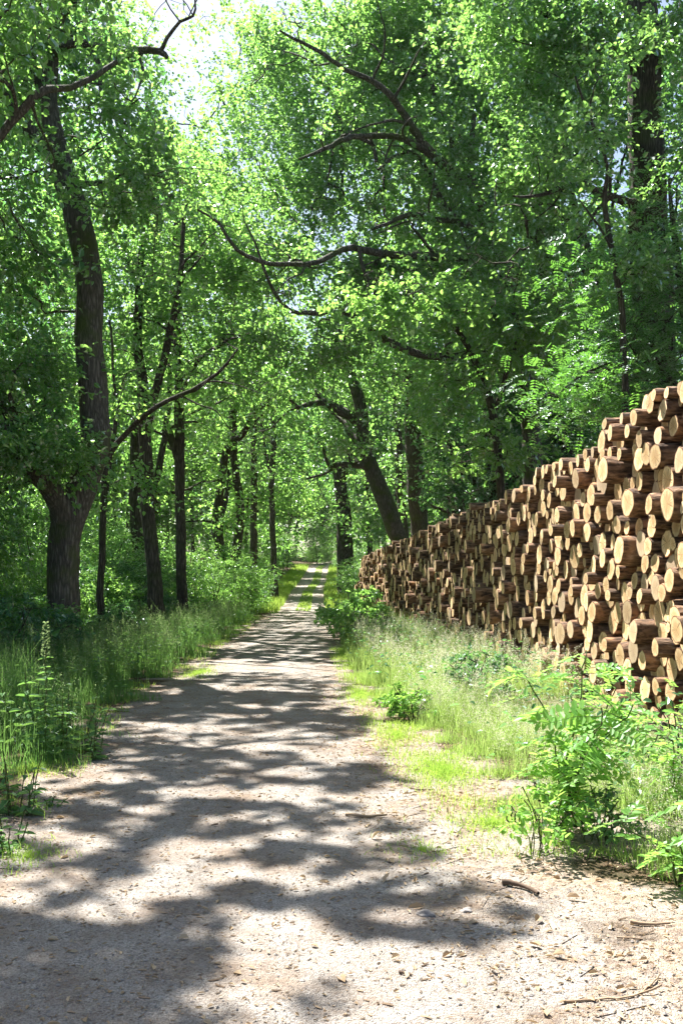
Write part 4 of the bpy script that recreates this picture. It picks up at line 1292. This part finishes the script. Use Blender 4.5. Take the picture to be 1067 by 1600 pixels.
locust_sapling('tall bright young locust plant arching in front of the logs at the right', 880, 1300, 1.12, 801, leaves=110, L=.27, sprd=.44, stems=7)
locust_sapling('short young locust plant drooping in at the lower right edge', 1058, 1385, .46, 802, leaves=26, L=.24, sprd=.3)
locust_sapling('young locust plant at the right edge above the drooping one', 1052, 1275, .66, 803, leaves=30, L=.24, sprd=.3)

# nettles and weeds on the left verge: stem with opposite leaves
def nettle(label, px, py, H, seed, stems=5, L=.10, spike=False, sprd=.16, narrow=.5, loc=None):
    rng = np.random.default_rng(seed)
    p = gpt(px, py)
    root = empty('nettle', (p[0], p[1], float(gz(p[0], p[1]))), label, 'weed', 'nettles and weeds on the left verge')
    P = []; A = []; Nn = []; Ls = []; G = Geo()
    for k in range(stems):
        a = rng.uniform(0, 6.28); w = sprd * rng.random() ** .5; h = H * (1 if k == 0 else rng.uniform(.55, .9))
        s = smooth_path([[w * math.cos(a) * .6, w * math.sin(a) * .6, -.02, .005], [w * math.cos(a), w * math.sin(a), h * .5, .004], [w * 1.25 * math.cos(a), w * 1.25 * math.sin(a), h, .002]], .04, .2, rng)
        v, q = tubes(s[None, :, :3], s[None, :, 3], 5); G.add(v, q)
        prs = max(4, int(h / .065))
        for i in range(prs):
            t = .18 + .8 * i / prs; b = s[int(t * (len(s) - 1)), :3]; az = i * 1.57 + rng.normal() * .3
            for sg in (0, math.pi):
                P.append(b); A.append([math.cos(az + sg), math.sin(az + sg), .15 + rng.normal() * .15]); Nn.append([rng.normal() * .2, rng.normal() * .2, 1])
                Ls.append(L * (1.1 - .6 * t) * rng.uniform(.8, 1.2))
    v, q = leaf_geo(np.array(P), np.array(A, float), norm(np.array(Nn, float)), np.array(Ls), np.array(Ls) * narrow, .2, .3)
    C = Geo(); C.add(v, q)
    G.build('stem', [M['green_stem']], root, True)
    C.build('foliage', [M['nettle_leaf']], root)
    if spike:
        n = 130; t = rng.random(n); a = rng.uniform(0, 6.28, n); r = .024 * (1 - t * .7)
        top = np.array([0, 0, H * .92])
        P = top + np.stack([r * np.cos(a), r * np.sin(a), t * .3], 1) + s[-1, :3] * np.array([0, 0, 0])
        v, q = leaf_geo(P, np.stack([np.cos(a), np.sin(a), np.full(n, .5)], 1), norm(rng.normal(size=(n, 3)) + [0, 0, 1]), .022, .014)
        F = Geo(); F.add(v, q); F.build('flower_spike', [M['green_seed_head']], root)
    return root


nettle('tall weed with an upright yellow green flower spike in the left verge grass', 72, 1190, .98, 811, 1, .12, True, .03)
nettle('broad silvery nettle clump in the left verge below the flower spike', 95, 1180, .74, 812, 16, .14, False, .42)
nettle('lone narrow leaved weed at the lane edge right of the nettle clump', 148, 1188, .34, 813, 5, .10, False, .08, .3)
nettle('yellow green leafy weed at the left picture edge beside the lane', 25, 1275, .44, 814, 8, .10, False, .2)
nettle('flat rosette of pale leaves on the lane edge, right of the leafy weed', 75, 1262, .10, 815, 6, .07, False, .12, .4)
nettle('low bright weed at the bottom of the left verge', 14, 1325, .24, 816, 12, .085, False, .2)
nettle('pale nettle clump among shrubs at the foot of the crooked oak', 150, 1030, .7, 817, 8, .13, False, .4)

# ------------------------------------------------------------------ grasses (stuff)
def blades(x, y, h, rng, width=.006, lean=.35, segs=3):
    n = len(x)
    a = rng.uniform(0, 6.283, n); ln = np.abs(rng.normal(0, lean, n)) * h
    t = np.linspace(0, 1, segs + 1)
    z0 = gz(x, y)
    cx = x[:, None] + np.cos(a)[:, None] * ln[:, None] * t ** 2
    cy = y[:, None] + np.sin(a)[:, None] * ln[:, None] * t ** 2
    cz = z0[:, None] + h[:, None] * (t - .18 * (ln / np.maximum(h, .01))[:, None] * t ** 2) - .01
    b = rng.uniform(0, 6.283, n)
    w = np.broadcast_to(width, (n,))[:, None] * (1 - t ** 1.6 * .9) / 2
    sx = np.cos(b)[:, None] * w; sy = np.sin(b)[:, None] * w
    A = np.stack([cx - sx, cy - sy, cz], -1); B_ = np.stack([cx + sx, cy + sy, cz], -1)
    v = np.stack([A, B_], 2).reshape(n, -1, 3)
    k = 2 * (segs + 1)
    q = np.array([[2 * i, 2 * i + 1, 2 * i + 3, 2 * i + 2] for i in range(segs)])
    return v.reshape(-1, 3), (q[None] + (np.arange(n) * k)[:, None, None]).reshape(-1, 4), np.stack([cx, cy, cz], -1)


def scatter(rng, n, x0, x1, y0, y1, clump=None, thr=-.3, power=1.0):
    """points with density falling off with distance"""
    u = rng.random(n); y = y0 + (y1 - y0) * u ** power
    x = x0(y) + (x1(y) - x0(y)) * rng.random(n)
    if clump is not None:
        k = clump(np.stack([x, y], 1)) > thr
        x, y = x[k], y[k]
    return x, y


def panicles(x, y, h, rng, size=.20, n=26, sd=.012, stem_w=.003):
    """stalks with airy seed heads"""
    v, q, c = blades(x, y, h, rng, stem_w, .22)
    G1 = (v, q)
    top = c[:, -1]; dirn = norm(c[:, -1] - c[:, -2])
    m = len(x)
    t = rng.random((m, n)); a = rng.uniform(0, 6.283, (m, n)); rr = size * .42 * (1 - t) * rng.random((m, n)) ** .6
    P = top[:, None] - dirn[:, None] * (size * (1 - t) * .95)[..., None] + np.stack([np.cos(a) * rr, np.sin(a) * rr, rr * .35], -1)
    P = P.reshape(-1, 3); k = len(P)
    ax = norm(rng.normal(size=(k, 3)) + np.array([0, 0, .6]))
    sd_ = norm(np.cross(ax, rng.normal(size=(k, 3))))
    l = sd * rng.uniform(.7, 1.5, k)[:, None]; w = l * .33
    vv = np.stack([P, P + ax * l * .5 + sd_ * w, P + ax * l, P + ax * l * .5 - sd_ * w], 1).reshape(-1, 3)
    qq = np.arange(k * 4).reshape(-1, 4)
    # fine branchlets
    nb = 7
    idx = rng.integers(0, n, (m, nb))
    E = np.take_along_axis(P.reshape(m, n, 3), idx[..., None], 1)
    S = top[:, None] + (E - top[:, None]) * np.array([0, 0, 1.0]) - np.array([0, 0, 1.0]) * size * .12
    wv = rng.normal(size=(m, nb, 3)); wv = norm(wv) * .0012
    bv = np.stack([S - wv, S + wv, E + wv * .5, E - wv * .5], 2).reshape(-1, 3)
    bq = np.arange(m * nb * 4).reshape(-1, 4)
    return G1, (vv, qq), (bv, bq)


rg = np.random.default_rng(900)
cl1 = Waves(51, 1.2); cl2 = Waves(52, 2.5)
left_in = lambda y: np.interp(y, [3, 5.5, 8, 12, 14, 17, 18.5, 22, 30, 33, 45], [-2.1, -2.05, -2.3, -2.75, -3.0, -2.75, -2.65, -2.9, -3.0, -3.2, -3.1])
_le = Waves(53, .7, 1); _le2 = Waves(54, 2.2, 1)
left_in0 = left_in
left_in = lambda y: left_in0(y) + .10 * _le(np.asarray(y, float).reshape(-1, 1)).reshape(np.shape(y)) + .16 * _le2(np.asarray(y, float).reshape(-1, 1)).reshape(np.shape(y)) - .08
left_out = lambda y: np.interp(y, [3, 8, 15, 25, 45], [-4, -6, -7.5, -7, -6])
G = Geo()
x, y = scatter(rg, 56000, left_out, left_in, 4.2, 16, cl1, -.8, .75)
h = np.clip(rg.normal(.46, .17, len(x)), .1, .95) * np.clip((left_in(y) - x) / .9 + .15, .12, 1) * np.clip(.85 + .25 * cl2(np.stack([x, y], 1)), .4, 1.25)
v, q, c = blades(x, y, h, rg, .0065, .33); G.add(v, q)
x, y = scatter(rg, 34000, left_out, left_in, 16, 46, cl2, -.6)
h = np.clip(rg.normal(.48, .16, len(x)), .12, .95) * np.clip((left_in(y) - x) / .9 + .15, .12, 1) * np.clip(.85 + .25 * cl2(np.stack([x, y], 1)), .4, 1.25)
v, q, c = blades(x, y, h, rg, .011, .33); G.add(v, q)
tag(G.build('grass', [M['grass_blade']]), 'long dark green grass growing along the left verge', 'grass', kind='stuff')

G = Geo(); G2 = Geo()
x, y = scatter(rg, 3000, left_out, left_in, 6, 17, cl1, -.5)
st, sd_, br = panicles(x, y, np.clip(rg.normal(.72, .13, len(x)), .4, 1.0), rg, .2, 22, .011)
G.add(*st); G.add(*br); G.add(*sd_, m=1)
x, y = scatter(rg, 2600, lambda y: left_in(y) - 2.2, left_in, 14, 36, cl1, -.5)
st, sd_, br = panicles(x, y, np.clip(rg.normal(.72, .13, len(x)), .4, 1.0), rg, .24, 20, .018, .005)
G.add(*st); G.add(*br); G.add(*sd_, m=1)
tag(G.build('seeding_grass', [M['grass_blade'], M['green_seed_head']]), 'feathery green seed heads standing over the left verge', 'grass', kind='stuff')

right_in = lambda y: np.interp(y, [4, 5, 6, 7.5, 9, 10.5, 13, 16, 22, 30, 44], [2.2, 1.75, 1.35, 1.15, 1.0, .75, .45, .20, .0, -.05, -.3])
right_out = lambda y: 3.95 - .0714 * y
G = Geo()
x, y = scatter(rg, 34000, right_in, right_out, 5.2, 16, cl1, -.25)
h = np.clip(rg.normal(.27, .10, len(x)), .06, .55) * np.where((x > 1.7) & (y > 6.8) & (y < 12.5), .5, 1) * np.clip((x - right_in(y)) / .5 + .3, .25, 1)
v, q, c = blades(x, y, h, rg, .0055, .4); G.add(v, q)
x, y = scatter(rg, 26000, right_in, right_out, 16, 45, cl1, -1.0)
h = np.clip(rg.normal(.40, .14, len(x)), .1, .8) * np.clip((x - right_in(y)) / .5 + .3, .25, 1)
v, q, c = blades(x, y, h, rg, .010, .35); G.add(v, q)
tag(G.build('grass', [M['pale_grass_blade']]), 'pale sunlit grass between the lane and the log pile', 'grass', kind='stuff')

G = Geo()
x, y = scatter(rg, 3400, lambda y: right_in(y) + .1, right_out, 5.2, 12, cl1, -.2)
st, sd_, br = panicles(x, y, np.clip(rg.normal(.40, .10, len(x)), .2, .62) * np.where((x > 1.7) & (y > 6.8), .55, 1), rg, .2, 44, .007, .0022)
G.add(*st); G.add(*br); G.add(*sd_, m=1)
x, y = scatter(rg, 2300, lambda y: right_in(y) + .25, right_out, 11, 24, cl1, -.1)
st, sd_, br = panicles(x, y, np.clip(rg.normal(.60, .13, len(x)), .3, .9), rg, .24, 44, .010, .003)
G.add(*st); G.add(*br); G.add(*sd_, m=1)
tag(G.build('seeding_grass', [M['pale_grass_blade'], M['seed_head']]), 'pale feathery seed heads standing in front of the log pile', 'grass', kind='stuff')

# short bright turf patches, the grassy crown of the far lane and the far verges
G = Geo()
for px, py, rx, ryy, n in [(690, 1205, .36, .9, 3600), (620, 1150, .3, .9, 1800), (770, 1290, .3, .35, 900), (560, 1085, .25, 1.6, 2000), (540, 1020, .25, 2.5, 2200), (310, 1052, .3, 1.2, 1800), (385, 968, .4, 3.0, 2600), (45, 1340, .2, .35, 500), (660, 1330, .25, .25, 300), (50, 1200, .3, .9, 900)]:
    p = gpt(px, py); a = rg.uniform(0, 6.283, n); r = np.abs(rg.normal(0, .62, n))
    x = p[0] + np.cos(a) * r * rx; y = p[1] + np.sin(a) * r * ryy
    v, q, c = blades(x, y, rg.uniform(.02, .07, n), rg, .005 + .0002 * p[1], .8, 2); G.add(v, q)
x, y = scatter(rg, 30000, lambda y: lane_r(y) - .05, lambda y: right_in(y) + .55, 5.6, 22, cl1, -.25)
k = rg.random(len(x)) < np.clip((x - lane_r(y) + .1) / .5, .05, 1)
x, y = x[k], y[k]
v, q, c = blades(x, y, rg.uniform(.02, .10, len(x)), rg, .0045 + .0002 * y, .8, 2); G.add(v, q)
x, y = scatter(rg, 9000, lambda y: left_in0(y) - .3, lambda y: left_in0(y) + .22, 4.6, 34, cl1, .1)
v, q, c = blades(x, y, rg.uniform(.02, .10, len(x)), rg, .005 + .0002 * y, .8, 2); G.add(v, q)
x, y = scatter(rg, 9000, lambda y: lane_x(y) - .34 - .0 * y, lambda y: lane_x(y) + .34, 44, 112, cl1, -.15)
v, q, c = blades(x, y, rg.uniform(.05, .16, len(x)), rg, .03, .6, 2); G.add(v, q)
x, y = scatter(rg, 9000, lambda y: lane_r(y) - .1, lambda y: lane_r(y) + 1.5, 40, 112, cl1, -1.2)
v, q, c = blades(x, y, rg.uniform(.1, .5, len(x)), rg, .03, .5, 2); G.add(v, q)
x, y = scatter(rg, 9000, lambda y: lane_l(y) - 1.6, lambda y: lane_l(y) + .1, 42, 112, cl1, -1.2)
v, q, c = blades(x, y, rg.uniform(.1, .5, len(x)), rg, .03, .5, 2); G.add(v, q)
tag(G.build('turf', [M['moss_turf']]), 'short bright green turf on the lane edges and the crown of the far lane', 'grass', kind='stuff')

# ground-cover leaves under the left trees
P_n = 26000
x = rg.uniform(-14, -2.9, P_n); y = 6 + 44 * rg.random(P_n) ** .8
k = (x < left_in(y) - .4) & (cl2(np.stack([x, y], 1)) > -.9)
x, y = x[k], y[k]
z = gz(x, y) + rg.uniform(.02, .42, len(x))
ax = rg.normal(size=(len(x), 3)); ax[:, 2] *= .3
v, q = leaf_geo(np.stack([x, y, z], 1), ax, norm(np.array([0, 0, 1.]) + rg.normal(size=(len(x), 3)) * .4), rg.uniform(.05, .12, len(x)), rg.uniform(.03, .07, len(x)))
tag(build('ground_cover', v, q, None, [M['shrub_leaf']]), 'low leafy ground cover under the left trees', 'undergrowth', kind='stuff')
P_n = 15000
y = 4.2 + 36 * rg.random(P_n) ** .8; x = left_in(y) - .15 - 3.2 * rg.random(P_n)
k = cl1(np.stack([x, y], 1)) + .5 * cl2(np.stack([x, y], 1)) > .25
x, y = x[k], y[k]; n = len(x)
z = gz(x, y) + rg.uniform(.05, .55, n)
ax = rg.normal(size=(n, 3)); ax[:, 2] *= .3
v, q = leaf_geo(np.stack([x, y, z], 1), ax, norm(np.array([0, 0, 1.]) + rg.normal(size=(n, 3)) * .4), rg.uniform(.05, .11, n), rg.uniform(.025, .055, n))
tag(build('weeds', v, q, None, [M['nettle_leaf']]), 'broad leaved weeds mixed into the left verge grass', 'weeds', kind='stuff')
P_n = 9000
y = 6.5 + 34 * rg.random(P_n); x = right_in(y) + (right_out(y) - right_in(y)) * rg.random(P_n) ** .8
k = cl1(np.stack([x, y], 1)) - .6 * cl2(np.stack([x, y], 1)) > .4
x, y = x[k], y[k]; n = len(x)
z = gz(x, y) + rg.uniform(.1, .62, n)
ax = rg.normal(size=(n, 3)); ax[:, 2] *= .3
v, q = leaf_geo(np.stack([x, y, z], 1), ax, norm(np.array([0, 0, 1.]) + rg.normal(size=(n, 3)) * .4), rg.uniform(.05, .10, n), rg.uniform(.025, .05, n))
tag(build('weeds', v, q, None, [M['shrub_leaf']]), 'broad leaved weeds mixed into the grass in front of the logs', 'weeds', kind='stuff')
P_n = 16000
x = rg.uniform(4.8, 14, P_n); y = 10 + 44 * rg.random(P_n)
z = gz(x, y) + rg.uniform(.02, .5, P_n)
ax = rg.normal(size=(P_n, 3)); ax[:, 2] *= .3
v, q = leaf_geo(np.stack([x, y, z], 1), ax, norm(np.array([0, 0, 1.]) + rg.normal(size=(P_n, 3)) * .4), rg.uniform(.06, .14, P_n), rg.uniform(.04, .09, P_n))
tag(build('ground_cover', v, q, None, [M['shrub_leaf']]), 'low leafy ground cover behind the log pile', 'undergrowth', kind='stuff')

# ------------------------------------------------------------------ litter, chips, gravel, sticks
def rocks(x, y, s, rng):
    n = len(x)
    o = np.array([[1, 0, 0], [-1, 0, 0], [0, 1, 0], [0, -1, 0], [0, 0, 1], [0, 0, -1]], float)
    f = np.array([[0, 2, 4], [2, 1, 4], [1, 3, 4], [3, 0, 4], [2, 0, 5], [1, 2, 5], [3, 1, 5], [0, 3, 5]])
    sc = s[:, None] * rng.uniform(.5, 1.2, (n, 3)); sc[:, 2] *= .6
    a = rng.uniform(0, 6.283, n); v = o[None] * (1 + rng.normal(size=(n, 6, 1)) * .2) * sc[:, None]
    vx = v[..., 0] * np.cos(a)[:, None] - v[..., 1] * np.sin(a)[:, None]; vy = v[..., 0] * np.sin(a)[:, None] + v[..., 1] * np.cos(a)[:, None]
    z = gz_base(y)[:, None] + .004 + sc[:, 2:3] * .35
    V = np.stack([vx + x[:, None], vy + y[:, None], v[..., 2] + z], -1)
    return V.reshape(-1, 3), (f[None] + (np.arange(n) * 6)[:, None, None]).reshape(-1, 3)


n = 27000
y = 2.6 + 15 * rg.random(n) ** 2.0; x = lane_l(y) - .1 + (lane_r(y) + .6 - lane_l(y)) * rg.random(n)
v, t = rocks(x, y, np.clip(rg.lognormal(-5.6, .42, n), .002, .017), rg)
tag(build('gravel', v, None, t, [M['stone']]), 'loose small stones scattered over the lane', 'gravel', kind='stuff')

n = 15000
y = 2.6 + 12 * rg.random(n) ** 1.8
x = np.where(rg.random(n) < .72, lane_r(y) - .5 + 3.2 * rg.random(n), lane_l(y) - .4 + (lane_r(y) + .5 - lane_l(y)) * rg.random(n))
k = x < 4.05 - .0714 * y
x, y = x[k], y[k]; n = len(x)
s = rg.lognormal(-4.35, .45, n)
ax = rg.normal(size=(n, 3)); ax[:, 2] *= .18
v, q = leaf_geo(np.stack([x, y, gz_base(y) + .006 + rg.random(n) * .008], 1), ax, norm(np.array([0, 0, 1.]) + rg.normal(size=(n, 3)) * .35), s * 1.5, s * rg.uniform(.35, .9, n), .35, .1)
tag(build('leaf_litter', v, q, None, [M['dry_leaf']]), 'dry brown leaves and bark flakes strewn over the sandy right verge', 'leaf litter', kind='stuff')

n = 11000
y = 2.6 + 14 * rg.random(n) ** 1.7; x = lane_l(y) - .3 + (lane_r(y) + 1.6 - lane_l(y)) * rg.random(n)
ln = rg.lognormal(-4.35, .5, n); a = rg.uniform(0, 6.283, n)
d = np.stack([np.cos(a), np.sin(a), rg.normal(size=n) * .08], 1)
p0 = np.stack([x, y, gz_base(y) + .008], 1)
v, q = tubes(np.stack([p0 - d * ln[:, None] / 2, p0 + rg.normal(size=(n, 3)) * (ln * .06)[:, None] * [1, 1, .3], p0 + d * ln[:, None] / 2], 1), np.stack([ln * .07 + .001, ln * .09 + .001, ln * .05 + .0005], 1), 4)
tag(build('wood_chips', v, q, None, [M['chip']]), 'splinters and bits of twig strewn over the lane', 'wood chips', kind='stuff')


def stick(label, pts, r, m, seed, forks=0):
    rng = np.random.default_rng(seed)
    P = []
    for i, (px, py) in enumerate(pts):
        p = gpt(px, py); P.append([p[0], p[1], .006 + r * .8, r * (1 - .45 * i / (len(pts) - 1))])
    s = smooth_path(P, .03, .15, rng)
    s[:, 2] = np.maximum(s[:, 2], r * .6)
    c = s[len(s) // 2, :3].copy(); c[2] = 0
    G = Geo(); v, q = tubes(s[None, :, :3], s[None, :, 3], 8, .12, rng); G.add(v - c, q)
    k = len(s) * 8
    for e, b in ((s[0], 0), (s[-1], k - 8)):
        pass
    for f in range(forks):
        i = int(len(s) * rng.uniform(.3, .7)); b = s[i]; a = rng.uniform(0, 6.28)
        e = [[b[0], b[1], b[2], b[3] * .7], [b[0] + .05 * math.cos(a), b[1] + .05 * math.sin(a), b[2] + .012, b[3] * .5], [b[0] + .11 * math.cos(a + .3), b[1] + .11 * math.sin(a + .3), b[2] + .015, b[3] * .3]]
        ss = smooth_path(e, .02); v, q = tubes(ss[None, :, :3], ss[None, :, 3], 6, .1, rng); G.add(v - c, q)
    o = G.build('stick', [M[m]], smooth=True)
    o.location = c
    return tag(o, label, 'stick', 'fallen sticks on the lane and verge')


stick('straight pale stick lying across the middle of the lane', [(540, 1276), (572, 1279), (606, 1277)], .012, 'stick', 1)
stick('curved dark broken branch on the sand in front of the bramble clump', [(784, 1384), (800, 1386), (822, 1391), (840, 1402)], .016, 'darkstick', 2)
stick('pale stick at the right picture edge below the locust plants', [(985, 1444), (1012, 1447), (1045, 1445)], .009, 'stick', 3)
stick('long thin forked twig near the bottom right of the picture', [(880, 1569), (915, 1566), (960, 1563), (990, 1558), (1010, 1545), (1030, 1528)], .005, 'stick', 4, 1)
stick('short brown stick near the bottom centre of the lane', [(624, 1523), (633, 1525), (643, 1527)], .007, 'darkstick', 5)
stick('thin twig on the sand left of the pale edge stick', [(963, 1468), (985, 1470), (1003, 1469)], .005, 'stick', 6)
stick('slim dark twig beside the turf patch on the right lane edge', [(640, 1233), (660, 1236), (678, 1234)], .006, 'darkstick', 7)

def stone(label, px, py, r, seed):
    rng = np.random.default_rng(seed); p = gpt(px, py)
    import bmesh
    bm = bmesh.new(); bmesh.ops.create_icosphere(bm, subdivisions=3, radius=1)
    w = Waves(seed, 1.3, 3)
    for vv in bm.verts:
        f = 1 + .16 * float(w(np.array([list(vv.co)]))[0])
        vv.co = Vector((vv.co.x * r * 1.25 * f, vv.co.y * r * f, max(vv.co.z * r * .7 * f, -.3 * r)))
    me = bpy.data.meshes.new('stone'); bm.to_mesh(me); bm.free()
    me.materials.append(M['stone'])
    o = bpy.data.objects.new('stone', me); COL.objects.link(o); o.location = (p[0], p[1], r * .25)
    return tag(o, label, 'stone', 'larger stones on the lane')


stone('grey stone in the shadow patch on the right half of the lane', 665, 1431, .03, 1)
stone('dark stone at the right end of that shadow patch', 728, 1425, .022, 2)
stone('pale stone on the left part of the lane', 193, 1330, .025, 3)

# ------------------------------------------------------------------ haze: the humid air of the wood
def haze_box():
    x0, x1, y0, y1, z0, z1 = -430, 430, -40, 540, -2.0, 34.0
    v = np.array([[x, y, z] for z in (z0, z1) for y in (y0, y1) for x in (x0, x1)], float)
    q = np.array([[0, 2, 3, 1], [4, 5, 7, 6], [0, 1, 5, 4], [2, 6, 7, 3], [0, 4, 6, 2], [1, 3, 7, 5]])
    m, nt, out = mat('haze')
    p = N(nt, 'VolumePrincipled'); p.inputs['Density'].default_value = HAZE
    p.inputs['Color'].default_value = (.93, .97, 1.0, 1); p.inputs['Anisotropy'].default_value = .35
    nt.links.new(p.outputs[0], out.inputs['Volume'])
    o = build('haze', v, q, None, [m])
    return tag(o, 'thin pale haze in the air under the trees', 'haze', kind='stuff')


if HAZE > 0: haze_box()
